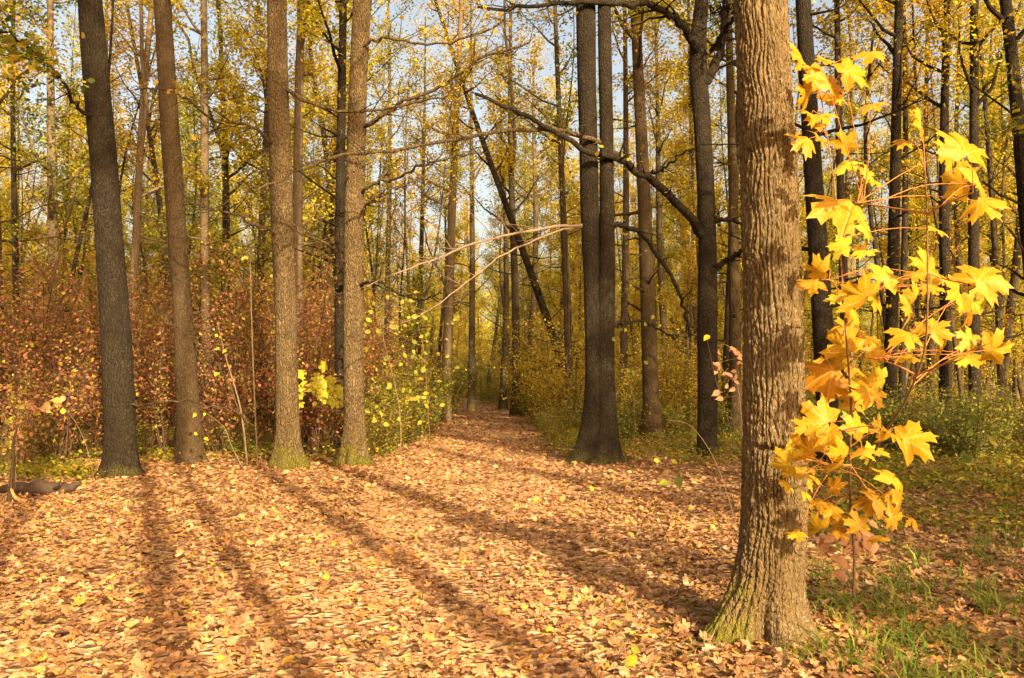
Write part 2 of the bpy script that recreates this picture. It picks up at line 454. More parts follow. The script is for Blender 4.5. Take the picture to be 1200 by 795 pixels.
def maple_mesh(name, seed, mat, lod=0, curl=0.12, sharp=False):
    rng = np.random.RandomState(seed)
    o = MAPLE.copy()
    if lod == 1:
        keep = [0, 2, 4, 5, 7, 9, 11, 13, 16]
        if sharp:
            keep = [0, 1, 2, 4, 5, 7, 8, 9, 11, 12, 13, 15, 16]
        h = [o[k] for k in keep]
        o = np.array(h + [(-x, y) for x, y in h[-2:0:-1]])
    o = o + rng.normal(0, .018, o.shape)
    o[:, 0] *= rng.uniform(.88, 1.05)
    inner = np.array([(0, .12), (0, .5), (.22, .28), (-.22, .28)]) if lod == 0 else np.array([(0, .2)])
    if lod == 0:
        # fan of outline around an inner ring for curvature
        c = np.array([[0, .15]]); ring = c + (o - c) * .5
        P = np.vstack([c, ring, o]); n = len(o)
        f3 = [[0, 1 + (k + 1) % n, 1 + k] for k in range(n)]
        f4 = [[1 + k, 1 + (k + 1) % n, 1 + n + (k + 1) % n, 1 + n + k] for k in range(n)]
    else:
        P = np.vstack([inner, o]); n = len(o)
        f3 = [[0, 1 + (k + 1) % n, 1 + k] for k in range(n)]; f4 = None
    x, y = P[:, 0], P[:, 1] - .15
    r = np.hypot(x, y); a = np.arctan2(y, x)
    z = -curl * r ** 2 * rng.uniform(.5, 1.6) + .05 * r * np.cos(5 * (a - math.pi / 2)) * rng.uniform(.5, 1.3)
    z += curl * r * (.6 * np.sin(2 * a + rng.uniform(0, 6)) + .5 * np.sin(3 * a + rng.uniform(0, 6))) * .6
    z += rng.normal(0, .012, len(z)) * (r > .3)
    V = np.stack([P[:, 0], P[:, 1], z], -1)
    mb = MB(); mb.add(V, f3=f3, f4=f4)
    uv = np.stack([P[:, 0] * .45 + .5, P[:, 1] * .45 + .3], -1)
    # uv plane is metric-scaled so vein rays start at the leaf base
    return mb.mesh(name, mat, smooth=True, uv=uv), V, (f3, f4)


def rand_rot(rng, n, tilt):
    """rotation matrices: random spin about z then tilt by angles tilt about random horizontal axis"""
    a = rng.uniform(0, 2 * math.pi, n); b = rng.uniform(0, 2 * math.pi, n)
    ca, sa = np.cos(a), np.sin(a); ctt, stt = np.cos(tilt), np.sin(tilt)
    ux, uy = np.cos(b), np.sin(b)
    Z = np.zeros((n, 3, 3))
    Rz = Z.copy(); Rz[:, 0, 0] = ca; Rz[:, 0, 1] = -sa; Rz[:, 1, 0] = sa; Rz[:, 1, 1] = ca; Rz[:, 2, 2] = 1
    Rt = Z.copy()
    Rt[:, 0, 0] = ctt + ux * ux * (1 - ctt); Rt[:, 0, 1] = ux * uy * (1 - ctt); Rt[:, 0, 2] = uy * stt
    Rt[:, 1, 0] = ux * uy * (1 - ctt); Rt[:, 1, 1] = ctt + uy * uy * (1 - ctt); Rt[:, 1, 2] = -ux * stt
    Rt[:, 2, 0] = -uy * stt; Rt[:, 2, 1] = ux * stt; Rt[:, 2, 2] = ctt
    return Rt @ Rz


def scatter_shape(mb, V, f3, f4, pos, rot, size, mat=0):
    n, k = len(pos), len(V)
    W = np.einsum('nij,kj->nki', rot, V) * np.asarray(size)[:, None, None] + pos[:, None, :]
    off = (np.arange(n) * k)[:, None, None]
    F3 = (np.asarray(f3)[None] + off).reshape(-1, 3) if f3 is not None and len(f3) else None
    F4 = (np.asarray(f4)[None] + off).reshape(-1, 4) if f4 is not None and len(f4) else None
    mb.add(W.reshape(-1, 3), F3, F4, mat)


KITE = np.array([(0, -.5, 0), (.34, .0, .07), (0, .55, -.04), (-.34, .0, .07)])          # one folded leaf, two triangles
KITE3 = [[0, 1, 2], [0, 2, 3]]
OVAL = np.array([(0, -.5, 0), (.30, -.25, .05), (.36, .1, .06), (0, .55, -.08), (-.36, .1, .06), (-.30, -.25, .05)])
OVAL3 = [[0, 1, 2], [0, 2, 3], [0, 3, 4], [0, 4, 5]]


def leaves_at(mb, pts, size, rng, tilt_sd=.9, oval=False, mat=0):
    n = len(pts)
    rot = rand_rot(rng, n, np.abs(rng.normal(0, tilt_sd, n)))
    s = size * rng.uniform(.6, 1.3, n)
    if oval:
        scatter_shape(mb, OVAL, OVAL3, None, pts, rot, s, mat)
    else:
        scatter_shape(mb, KITE, KITE3, None, pts, rot, s, mat)


# ------------------------------------------------------------------ leaf litter
def in_view_mask(x, y, m=1.15):
    return (np.abs(x) < (0.62 * y + 1.2) * m)


TREE_FEET = []       # (x, y, r) of near trunks, kept free of leaves


def build_litter():
    rng = np.random.RandomState(11)
    shapes = {}
    for lod in (0, 1):
        shapes[lod] = [maple_mesh('fallen_leaf', 100 + 10 * lod + s, M['litter'], 1, curl=(.5, .22, .35)[s % 3], sharp=lod == 0) for s in range(6)]
    # the largest in view: 300 leaves of their own
    k = 0
    cand = []
    while len(cand) < 300:
        u, v = rng.uniform(0, 1200), 795 - abs(rng.normal(0, 75))
        p = gp(u, v)
        if any(math.hypot(p[0] - a, p[1] - b) < r for a, b, r in TREE_FEET):
            continue
        cand.append(p)
    for p in cand:
        me = shapes[0][rng.randint(6)][0]
        o = obj('fallen_leaf', me, ground)
        s = rng.uniform(.05, .08)
        rot = rand_rot(rng, 1, np.array([abs(rng.normal(0, .45))]))[0]
        if rng.rand() < .3:
            rot = rot @ np.diag([1, -1, -1])
        mt = Matrix(rot.tolist()).to_4x4(); mt = mt @ Matrix.Diagonal((s, s, s, 1))
        mt.translation = (p[0], p[1], float(gh(p[0], p[1])) + .042)
        o.matrix_basis = mt
    # the rest: one object
    mb = MB()
    for (d0, d1, dens, lod, sz) in ((3.2, 7.0, 520, 0, .046), (7.0, 12, 330, 1, .050), (12, 24, 140, 2, .085), (24, 60, 36, 3, .135)):
        a = .62 * (d1 * d1 - d0 * d0) * 1.3
        n = int(a * dens)
        y = np.sqrt(rng.uniform(d0 * d0, d1 * d1, n)); x = rng.uniform(-1, 1, n) * (0.62 * y + 1.2) * 1.1
        if TREE_FEET:
            ok = np.ones(n, bool)
            for a_, b_, r_ in TREE_FEET:
                ok &= np.hypot(x - a_, y - b_) > r_
            x, y = x[ok], y[ok]; n = len(x)
        z = gh(x, y) + rng.uniform(.006, .04, n)
        tilt = np.abs(rng.normal(0, .42, n)); rot = rand_rot(rng, n, tilt)
        flip = rng.rand(n) < .3; rot[flip] = rot[flip] @ np.diag([1, -1, -1])
        P = np.stack([x, y, z], -1); s = sz * rng.uniform(.5, 1.35, n)
        which = rng.randint(0, 6, n)
        for w in range(6):
            q = which == w
            if lod < 2:
                _, V, (f3, f4) = shapes[lod][w]
                scatter_shape(mb, V, f3, f4, P[q], rot[q], s[q])
            elif lod == 2:
                scatter_shape(mb, OVAL, OVAL3, None, P[q], rot[q], s[q])
            else:
                scatter_shape(mb, KITE, KITE3, None, P[q], rot[q], s[q])
    obj('fallen_leaves', mb.mesh('fallen_leaves', M['litter'], smooth=False), ground, kind='stuff')


# ------------------------------------------------------------------ tree generators
def limb_path(rng, p0, az, el, L, n=6, rise=.35, wob=.06):
    p = [np.array(p0, float)]
    for i in range(n - 1):
        el2 = el + rise * i / (n - 1) + rng.normal(0, .12); az += rng.normal(0, .16)
        d = np.array([math.cos(az) * math.cos(el2), math.sin(az) * math.cos(el2), math.sin(el2)])
        p.append(p[-1] + d * L / (n - 1) + rng.normal(0, wob * L / n, 3))
    return np.array(p)


def trunk_path(rng, base, top, n, wob=.25):
    t = np.linspace(0, 1, n)[:, None]
    p = base + (top - base) * t
    w = np.zeros((n, 2))
    for k in (1, 2, 3, 5):
        a = rng.normal(0, wob / k ** 1.3, 2); ph = rng.uniform(0, 6.28, 2)
        w += a * (np.sin(k * 2.6 * t + ph) - np.sin(ph))
    p[:, :2] += w
    return p


def gen_tree(seed, H=20, r0=.14, zc=8.0, spread=2.6, nleaf=4000, lsize=.15, base=(0, 0), top=None, wob=.25, forks=0, nlimb=14, dead=3, trunk_sides=10, leafz=None, path=None, rads=None):
    """returns (trunk MB, crown MB). Trunk at base, H tall."""
    rng = np.random.RandomState(seed)
    b = np.array([base[0], base[1], -.15]); tp = np.array([*(top if top is not None else (base[0], base[1])), H], float)
    tm, cm = MB(), MB()
    if path is None:
        tr = trunk_path(rng, b, tp, 18, wob)
    else:
        tr = np.asarray(path, float)
    n = len(tr)
    z = tr[:, 2]; tt = np.clip(z / max(H, .1), 0, 1)
    rad = r0 * (1 - .82 * tt ** 1.1) * (1 + .55 * np.exp(-np.maximum(z, 0) / .25)) if rads is None else rads
    tm.add(*tube(tr, rad, trunk_sides))
    segs = []

    def at(zz):
        i = np.searchsorted(z, zz); i = min(max(i, 1), n - 1)
        u = (zz - z[i - 1]) / (z[i] - z[i - 1] + 1e-6)
        return tr[i - 1] + (tr[i] - tr[i - 1]) * u, rad[i - 1] + (rad[i] - rad[i - 1]) * u

    if forks:
        for k in range(forks):
            p0, r = at(rng.uniform(.35, .6) * H)
            az = rng.uniform(0, 6.28)
            lp = limb_path(rng, p0, az, 1.15, H * rng.uniform(.35, .5), 8, .2)
            tm.add(*tube(lp, np.linspace(r * .75, .02, 8), 7))
            for q in range(5):
                i = rng.randint(2, 8); l2 = limb_path(rng, lp[i], rng.uniform(0, 6.28), rng.uniform(.2, .8), spread * rng.uniform(.4, .9), 5)
                tm.add(*tube(l2, np.linspace(r * .3, .008, 5), 4)); segs.append((l2, .5))
    for k in range(nlimb):
        f = (k + rng.uniform(0, 1)) / nlimb
        zz = zc + (H * .97 - zc) * f
        p0, r = at(zz)
        L = spread * (1.15 - .75 * f) * rng.uniform(.6, 1.2)
        lp = limb_path(rng, p0, rng.uniform(0, 6.28), rng.uniform(.35, .95), L, 6)
        tm.add(*tube(lp, np.linspace(max(r * .5, .014), .008, 6), 5)); segs.append((lp, 1.0))
        for q in range(5):
            i = rng.randint(1, 6)
            l2 = limb_path(rng, lp[i], rng.uniform(0, 6.28), rng.uniform(-.1, .9), L * rng.uniform(.25, .5), 4)
            tm.add(*tube(l2, np.linspace(.012, .004, 4), 3, cap=False)); segs.append((l2, 1.2))
    for k in range(dead):
        zz = rng.uniform(.12 * H, zc); p0, r = at(zz)
        lp = limb_path(rng, p0, rng.uniform(0, 6.28), rng.uniform(-.1, .6), rng.uniform(.8, 2.4), 6, .2)
        tm.add(*tube(lp, np.linspace(max(r * .25, .012), .004, 6), 4))
        for q in range(3):
            l2 = limb_path(rng, lp[rng.randint(2, 6)], rng.uniform(0, 6.28), rng.uniform(-.2, .7), rng.uniform(.3, .9), 4)
            tm.add(*tube(l2, np.linspace(.007, .003, 4), 3, cap=False))
            if rng.rand() < .4:
                segs.append((l2, .3))
    if nleaf:
        w = np.array([s[1] * np.linalg.norm(s[0][-1] - s[0][0]) for s in segs]); w /= w.sum()
        pick = rng.choice(len(segs), nleaf, p=w)
        P = np.zeros((nleaf, 3))
        for i, s in enumerate(pick):
            sp = segs[s][0]; t = rng.uniform(.25, 1) * (len(sp) - 1); a = min(int(t), len(sp) - 2)
            P[i] = sp[a] + (sp[a + 1] - sp[a]) * (t - a)
        # clumps: jitter anchors then leaves round them
        P += rng.normal(0, .22, P.shape) * np.array([1, 1, .7])
        leaves_at(cm, P, lsize, rng)
    return tm, cm


def gen_shrub(seed, H=2.5, W=1.2, stems=7, nleaf=1800, lsize=.08, dense_low=0.0, oval=False, bare=.25):
    rng = np.random.RandomState(seed)
    sm, fm = MB(), MB(); segs = []
    for k in range(stems):
        az = rng.uniform(0, 6.28); r = rng.uniform(0, .18)
        p0 = np.array([math.cos(az) * r, math.sin(az) * r, -.05])
        L = H * rng.uniform(.65, 1.1)
        out = rng.uniform(.1, 1.0) * W / H
        lp = limb_path(rng, p0, az, math.pi / 2 - math.atan(out), L, 8, -.15, .08)
        sm.add(*tube(lp, np.linspace(.018 * (H / 2.5), .004, 8), 5))
        for q in range(8):
            i = rng.randint(2, 8)
            l2 = limb_path(rng, lp[i], rng.uniform(0, 6.28), rng.uniform(-.1, .9), W * rng.uniform(.3, .75), 4)
            sm.add(*tube(l2, np.linspace(.007, .003, 4), 3, cap=False)); segs.append(l2)
        segs.append(lp[int(8 * bare):])
    w = np.array([np.linalg.norm(np.diff(s, axis=0), axis=1).sum() for s in segs]); w /= w.sum()
    pick = rng.choice(len(segs), nleaf, p=w); P = np.zeros((nleaf, 3))
    for i, s in enumerate(pick):
        sp = segs[s]; t = rng.uniform(0, 1) * (len(sp) - 1); a = min(int(t), len(sp) - 2)
        P[i] = sp[a] + (sp[a + 1] - sp[a]) * (t - a)
    P += rng.normal(0, .06 * H / 2.5 + .03, P.shape)
    P[:, 2] = np.maximum(P[:, 2], .04)
    leaves_at(fm, P, lsize, rng, oval=oval)
    return sm, fm


# ------------------------------------------------------------------ near trunks with real bark relief
def cell_relief(u, v, cu, cv, period, seed):
    """F2-F1 of a jittered grid in (u/cu, v/cv), periodic in u: ridges and furrows"""
    x, y = u / cu, v / cv
    nper = max(3, int(round(period / cu)))
    x = u / period * nper
    ix, iy = np.floor(x).astype(int), np.floor(y).astype(int)
    F1 = np.full(x.shape, 9.0); F2 = np.full(x.shape, 9.0)

    def h(a, b, s):
        q = np.sin((a % nper) * 127.1 + b * 311.7 + s * 74.7 + seed) * 43758.5453
        return q - np.floor(q)
    for dx in (-1, 0, 1):
        for dy in (-1, 0, 1):
            a, b = ix + dx, iy + dy
            px = a + .05 + .9 * h(a, b, 1); py = b + .05 + .9 * h(a, b, 2)
            d = np.hypot(x - px, y - py)
            m = d < F1
            F2 = np.where(m, F1, np.minimum(F2, d)); F1 = np.where(m, d, F1)
    return F2 - F1


def near_trunk(name, key, rad, parent, mat, nz=260, ns=80, flare=.5, flare_h=.35, lobes=5, lobe_amp=.5, lobe_ph=0.0, relief=.006, cell=(.035, .12), seed=1, lobef=None, knots=(), origin=None, warp=.012, ridges=0):
    """key: trunk axis points (world), rad: radii there. The object's origin is the parent's."""
    rng = np.random.RandomState(seed)
    P = smooth_path(key, nz); Rr = np.interp(np.linspace(0, 1, nz), np.linspace(0, 1, len(rad)), rad)
    th = np.arange(ns) / ns * 2 * math.pi
    z = P[:, 2]
    fl = np.exp(-np.maximum(z - .02, 0) / flare_h) * flare
    L = np.zeros(ns)
    for k in range(2, lobes + 2):
        L += rng.uniform(.6, 1.2) / k ** .7 * np.cos(k * th + rng.uniform(0, 6.28))
    if lobef is not None:
        L = L * .4 + lobef(th)
    rr = Rr[:, None] * (1 + fl[:, None] * (1 + lobe_amp * 2 * L[None, :]))
    # slow swelling
    S = .03 * np.sin(th[None, :] * 2 + z[:, None] * 1.1 + seed) + .02 * np.sin(th[None, :] * 3 - z[:, None] * 2.3 + seed)
    rr = rr * (1 + S)
    for (kz, kt, ks, ka) in knots:
        d2 = ((z[:, None] - kz) / ks) ** 2 + (((th[None, :] - kt + math.pi) % (2 * math.pi) - math.pi) * Rr[:, None] / ks) ** 2
        rr = rr + ka * np.exp(-d2)
    if relief:
        per = 2 * math.pi * float(np.mean(Rr))
        U = (th[None, :] / (2 * math.pi)) * per + 0 * z[:, None]; Z = z[:, None] + 0 * th[None, :]
        Uw = U + warp * (np.sin(Z * 9 + 2 * np.sin(th[None, :] * 3)) + .6 * np.sin(Z * 23 + th[None, :] * 5)) + .06 * Z
        Zw = Z + .03 * np.sin(th[None, :] * 9 + Z * 4) + .02 * np.sin(th[None, :] * 17 + 1)
        e = cell_relief(Uw, Zw, cell[0], cell[1], per, seed)
        d = np.clip(e / .38, 0, 1); d = d * d * (3 - 2 * d)
        if ridges:
            T = th[None, :] + 0 * Z
            q = np.random.RandomState(seed + 9); nz_ = np.zeros_like(Z)
            for _ in range(14):
                kt = q.randint(1, 14); kz = q.uniform(1.5, 17); nz_ += np.sin(kt * T + kz * Z * q.choice([-1, 1]) + q.uniform(0, 6.28)) / 3.0
            ph = ridges * T + 2.1 * nz_ + 1.2 * Z
            rd = np.abs(np.sin(ph / 2)) ** .55
            rd = np.clip(rd * 1.25 - .12, 0, 1)
            d = np.minimum(rd, .68 + .32 * d)
        e2 = cell_relief(Uw * 1.0 + .3, Zw, cell[0] * .45, cell[1] * .4, per, seed + 5)
        d2 = np.clip(e2 / .4, 0, 1)
        rr = rr + relief * (d - .7) + relief * .3 * (d2 - .5)
    ca, sa = np.cos(th), np.sin(th)
    V = np.stack([P[:, 0][:, None] + rr * ca, P[:, 1][:, None] + rr * sa, P[:, 2][:, None] + 0 * rr], -1).reshape(-1, 3)
    i = np.arange(nz - 1)[:, None] * ns; j = np.arange(ns)[None, :]; j2 = (j + 1) % ns
    f = np.stack([i + j, i + j2, i + ns + j2, i + ns + j], -1).reshape(-1, 4)
    mb = MB(); o = np.array(parent.location[:]) if origin is None else origin
    mb.add(V - o, f4=f)
    return obj(name, mb.mesh(name, mat), parent)


def limb_obj(name, pts, r0, r1, parent, mat, rng, twigs=6, n=22, sides=8, leafmat=None, nleaf=0, kinks=.022, twiglen=.6, lsize=.09):
    """a limb along world points, with its own side twigs"""
    o = np.array(parent.location[:])
    p = smooth_path(pts, n); L = np.linalg.norm(np.diff(p, axis=0), axis=1).sum()
    p[1:-1] += rng.normal(0, kinks, (n - 2, 3))
    mb = MB(); mb.add(*[x if i else x - o for i, x in enumerate(tube(p, np.linspace(r0, r1, n), sides))])
    segs = []
    for k in range(twigs):
        i = rng.randint(n // 5, n)
        d = p[min(i + 1, n - 1)] - p[max(i - 1, 0)]
        az = math.atan2(d[1], d[0]) + rng.choice([-1, 1]) * rng.uniform(.4, 1.2)
        l2 = limb_path(rng, p[i], az, rng.uniform(-.5, .8), twiglen * rng.uniform(.4, 1.3), 6, .1, .1)
        rr = (r0 + (r1 - r0) * i / n) * .4
        v, a, b = tube(l2, np.linspace(max(rr, .004), .0025, 6), 4)
        mb.add(v - o, a, b); segs.append(l2)
        for q in range(2):
            l3 = limb_path(rng, l2[rng.randint(2, 6)], az + rng.normal(0, .8), rng.uniform(-.3, .8), twiglen * rng.uniform(.15, .5), 4, .1, .1)
            v, a, b = tube(l3, np.linspace(.0035, .002, 4), 3, cap=False); mb.add(v - o, a, b); segs.append(l3)
    ob = obj(name, mb.mesh(name, mat), parent)
    if nleaf and segs:
        P = np.array([segs[rng.randint(len(segs))][-rng.randint(1, 4)] for _ in range(nleaf)]) + rng.normal(0, .07, (nleaf, 3))
        lm = MB(); leaves_at(lm, P - o, lsize, rng, oval=True)
        obj('foliage', lm.mesh('foliage', leafmat), parent, kind='stuff')
    return ob


def high_crown(parent, seed, top, zc, spread, nleaf, leafmat, r, lsize=.13, H=21):
    """limbs and leaves of a near tree, above what the camera sees"""
    o = np.array(parent.location[:])
    tm, cm = gen_tree(seed, H=H, r0=r, zc=zc, spread=spread, nleaf=nleaf, lsize=lsize, path=np.array([top, top + np.array([.1, .1, (H - top[2]) * .5]), np.array([top[0], top[1], H])]) - o,
                      rads=np.array([r, r * .6, .02]), dead=0, nlimb=12)
    obj('upper_limbs', tm.mesh('upper_limbs', M['bark_far']), parent)
    obj('crown', cm.mesh('crown', leafmat), parent, kind='stuff')


LANDMARK_X = []
rng0 = np.random.RandomState(3)


def trunk_thing(name, label, px, Y, mat, seed, wpx, group=None, category='tree', nz=200, ns=64, crown=None, crown_mat='yellow', **kw):
    """px: list of (u,v) axis pixels base..top; wpx: widths in px at those. Extended above the frame."""
    pts = [pt(u, v, Y) for u, v in px]
    base = gp(px[0][0], px[0][1]); base[1] = Y; base[0] = pts[0][0]
    base[2] = float(gh(base[0], base[1])) - .06
    key = [np.array([pts[0][0], Y, base[2] - .05])] + pts[1:]
    w = [x / FPX * Y / 2 for x in wpx]
    d = key[-1] - key[-2]; d /= np.linalg.norm(d)
    key.append(key[-1] + d * 2.5); w.append(w[-1] * .92)
    root = empty(name, tuple(base), label, category, group)
    TREE_FEET.append((base[0], Y, w[0] * 1.12))
    # resample radii with key arclength
    near_trunk('trunk', key, w, root, mat, seed=seed, nz=nz, ns=ns, **kw)
    if crown:
        high_crown(root, seed + 50, key[-1] - d * .1, key[-1][2] + crown[0], crown[1], crown[2], M[crown_mat], w[-1])
    return root, key, w


# --- the big foreground tree
def lob_big(th):
    # strong buttress towards the left/front-left, another front-right
    def b(a, w, h):
        d = (th - a + math.pi) % (2 * math.pi) - math.pi
        return h * np.exp(-(d / w) ** 2)
    return b(math.radians(200), .45, 1.7) + b(math.radians(302), .45, .8) + b(math.radians(255), .22, -1.3) + b(math.radians(20), .5, .1) - .15


big, bkey, bw = trunk_thing('tree', 'thick furrowed trunk in the foreground with mossy flared foot and a blotch of shadow', [(893, 738), (897, 700), (905, 640), (908, 560), (906, 400), (900, 200), (892, 0)], 5.45,
                            M['bark_big'], 21, [72, 70, 69, 69, 66, 64, 59], nz=500, ns=230, flare=.55, flare_h=.20, lobe_amp=.55, lobef=lob_big, relief=.028, cell=(.045, .085), warp=.013, ridges=36,
                            knots=((.55, 4.4, .05, .012),) + tuple((1.17, a, .020, -.030) for a in (3.9, 4.1, 4.3, 4.5, 4.7, 4.9, 5.1, 5.3)) + tuple((1.21, a, .022, .020) for a in (3.9, 4.2, 4.5, 4.8, 5.1)) + ((2.45, 4.6, .05, .012), (3.1, 4.2, .03, .014)), crown=(5.0, 3.0, 2600))

# --- the four trunks on the left of the path
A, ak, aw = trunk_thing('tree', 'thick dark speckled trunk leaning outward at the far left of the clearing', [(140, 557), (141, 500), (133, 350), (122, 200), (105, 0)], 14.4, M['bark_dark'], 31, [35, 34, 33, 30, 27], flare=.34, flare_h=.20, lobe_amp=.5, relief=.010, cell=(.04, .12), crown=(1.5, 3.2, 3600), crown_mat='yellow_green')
B, bk, bww = trunk_thing('tree', 'slim curved brown trunk standing just right of the thick dark leaning one', [(222, 538), (221, 480), (213, 350), (201, 180), (190, 0)], 16.6, M['bark_red'], 32, [29, 26, 22, 21, 20], flare=.35, flare_h=.2, relief=.006, crown=(1.0, 3.0, 3200))
C, ck, cw = trunk_thing('tree', 'sunlit trunk with a green mossy flared foot, behind thin pale stems', [(338, 546), (337, 490), (334, 350), (328, 180), (324, 0)], 15.9, M['bark_tan'], 33, [31, 27, 25, 25, 23], flare=.6, flare_h=.28, lobe_amp=.7, relief=.010, crown=(2.0, 3.0, 3000), crown_mat='orange')
D, dk, dw = trunk_thing('tree', 'straight sunlit tan trunk at the edge of the path, rightmost of the clearing\'s left row', [(415, 541), (415, 490), (414, 350), (417, 180), (424, 0)], 16.4, M['bark_tan'], 34, [30, 25, 23, 22, 21], flare=.45, flare_h=.22, lobe_amp=.7, relief=.010, crown=(2.0, 3.0, 3000))

# --- twin trunk right of the path
F = empty('tree', (*gp(700, 541)[:2], -.08), 'dark twin trunk fused at the foot, right of the path', 'tree')
TREE_FEET.append((F.location[0], F.location[1], .5))
yF = F.location[1]


def lobF(th):
    d = (th - math.radians(205) + math.pi) % (2 * math.pi) - math.pi
    return .9 * np.exp(-(d / .5) ** 2)


kf1 = [np.array([pt(695, 541, yF)[0], yF, -.15])] + [pt(u, v, yF) for u, v in ((696, 500), (697, 430), (694, 330), (690, 200), (686, 0))]
kf1.append(kf1[-1] + (kf1[-1] - kf1[-2]) * .5)
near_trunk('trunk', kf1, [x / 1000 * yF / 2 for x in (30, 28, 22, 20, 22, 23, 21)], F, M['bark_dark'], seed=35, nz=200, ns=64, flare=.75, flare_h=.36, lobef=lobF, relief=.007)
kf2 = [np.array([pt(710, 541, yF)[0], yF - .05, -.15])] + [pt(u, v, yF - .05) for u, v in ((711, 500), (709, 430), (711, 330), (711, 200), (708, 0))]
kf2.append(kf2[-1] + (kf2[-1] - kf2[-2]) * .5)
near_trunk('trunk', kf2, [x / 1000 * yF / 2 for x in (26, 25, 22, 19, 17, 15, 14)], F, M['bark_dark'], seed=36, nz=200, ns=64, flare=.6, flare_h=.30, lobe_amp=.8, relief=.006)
high_crown(F, 90, kf1[-1] - np.array([0, 0, .3]), kf1[-1][2] + 2, 3.4, 3600, M['yellow'], .15)

# --- forked dark tree with the long low branch
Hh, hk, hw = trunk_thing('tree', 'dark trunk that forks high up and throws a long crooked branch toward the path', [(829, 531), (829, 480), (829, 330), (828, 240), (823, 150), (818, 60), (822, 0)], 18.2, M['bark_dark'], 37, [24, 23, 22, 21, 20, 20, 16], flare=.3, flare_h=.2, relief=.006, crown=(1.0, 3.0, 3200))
ORD = 'first second third fourth fifth sixth seventh eighth ninth tenth eleventh twelfth thirteenth fourteenth fifteenth sixteenth'.split()
ORD += [a + '-' + b if b else c for a, c in (('twenty', 'twentieth'), ('thirty', 'thirtieth'), ('forty', 'fortieth'), ('fifty', 'fiftieth'), ('sixty', 'sixtieth'), ('seventy', 'seventieth')) for b in [''] + ORD[:9]]
ORD[16:16] = ['seventeenth', 'eighteenth', 'nineteenth']
TREES_NEAR = [A, B, C, D, F, Hh]


def near_limb(tree, px, Y0, Y1, w0, w1, mat='bark_dark', twigs=6, seed=0, **kw):
    rng = np.random.RandomState(seed + 400)
    n = len(px)
    pts = [pt(u, v, Y0 + (Y1 - Y0) * i / (n - 1)) for i, (u, v) in enumerate(px)]
    return limb_obj('limb', pts, w0 / FPX * Y0 / 2, w1 / FPX * Y1 / 2, tree, M[mat], rng, twigs=int(twigs * 1.9) + 2, n=30, kinks=.009 if mat == 'twig_pale' else .022, **kw)


near_limb(Hh, [(822, 275), (810, 258), (785, 230), (760, 210), (738, 195), (722, 184), (690, 178), (655, 157), (620, 138), (590, 125), (557, 110)], 18.1, 15.0, 11, 4, seed=1, twigs=9, nleaf=40, leafmat=M['yellow'])
near_limb(Hh, [(728, 188), (712, 170), (690, 162), (650, 153), (610, 152), (560, 158), (500, 170), (450, 178), (410, 180), (375, 193), (340, 205), (300, 224)], 17.2, 13.0, 6, 2.5, mat='bark_tan', seed=2, twigs=9, twiglen=.9)
near_limb(Hh, [(818, 60), (806, 38), (790, 20), (765, 8), (735, 3), (690, 2), (650, 4), (600, 12), (560, 8)], 18.1, 15.5, 11, 3, seed=3, twigs=10, nleaf=60, leafmat=M['yellow'], twiglen=1.0)
near_limb(Hh, [(823, 100), (836, 80), (848, 40), (852, -30)], 18.1, 18.4, 12, 8, seed=4, twigs=4)
near_limb(Hh, [(834, 60), (850, 35), (862, 20), (885, 12)], 18.1, 16.5, 6, 3, seed=5, twigs=4)
near_limb(Hh, [(826, 275), (836, 260), (850, 257), (866, 262), (900, 272), (940, 285)], 18.1, 18.0, 6, 3, seed=6, twigs=5)
near_limb(Hh, [(832, 322), (842, 312), (856, 303), (868, 296), (890, 288)], 18.1, 17.5, 8, 4, seed=7, twigs=3)
near_limb(Hh, [(757, 204), (775, 200), (800, 180), (820, 173)], 17.6, 17.0, 4, 2, seed=8, twigs=2)
# right limb of the twin trunk with the bent leaning stem, dead pale branch towards the path
near_limb(F, [(684, 264), (650, 266), (600, 274), (560, 284), (520, 300), (470, 318), (430, 336)], yF, 12.6, 4, 1.3, mat='twig_pale', seed=9, twigs=8, twiglen=.9, sides=6)
near_limb(F, [(684, 266), (655, 270), (622, 284), (585, 302), (555, 325), (520, 352), (490, 372)], yF, 13.4, 3, 1.2, mat='twig_pale', seed=10, twigs=6, twiglen=.7, sides=6)
near_limb(F, [(716, 262), (740, 268), (760, 284), (785, 320), (800, 360), (808, 395)], yF, yF + .8, 7, 3, seed=11, twigs=5)
near_limb(F, [(720, 382), (735, 376), (760, 380), (790, 398)], yF, yF + .6, 5, 2, seed=12, twigs=3)
near_limb(D, [(424, 150), (440, 140), (470, 120), (520, 100), (560, 70), (620, 50)], 16.4, 14.8, 6, 2.5, mat='bark_tan', seed=13, twigs=9, twiglen=1.0, nleaf=50, leafmat=M['yellow'])
near_limb(D, [(418, 230), (440, 215), (470, 208), (505, 190), (560, 180)], 16.4, 15.0, 5, 2, mat='bark_tan', seed=14, twigs=7, twiglen=.8)
near_limb(D, [(416, 280), (430, 240), (455, 225), (500, 205)], 16.4, 15.4, 5, 2, mat='bark_tan', seed=15, twigs=5, twiglen=.8)
near_limb(D, [(420, 60), (450, 45), (500, 52), (560, 40), (610, 10)], 16.4, 14.6, 4, 2, mat='bark_tan', seed=23, twigs=9, twiglen=1.1, nleaf=60, leafmat=M['yellow'])
near_limb(C, [(331, 180), (300, 150), (250, 140), (210, 110), (160, 105)], 15.9, 14.6, 4, 2, mat='bark_red', seed=24, twigs=9, twiglen=1.0, nleaf=40, leafmat=M['orange'])
near_limb(D, [(414, 340), (440, 330), (480, 350), (520, 345)], 16.4, 15.4, 4, 1.5, mat='bark_dark', seed=25, twigs=7, twiglen=.8)
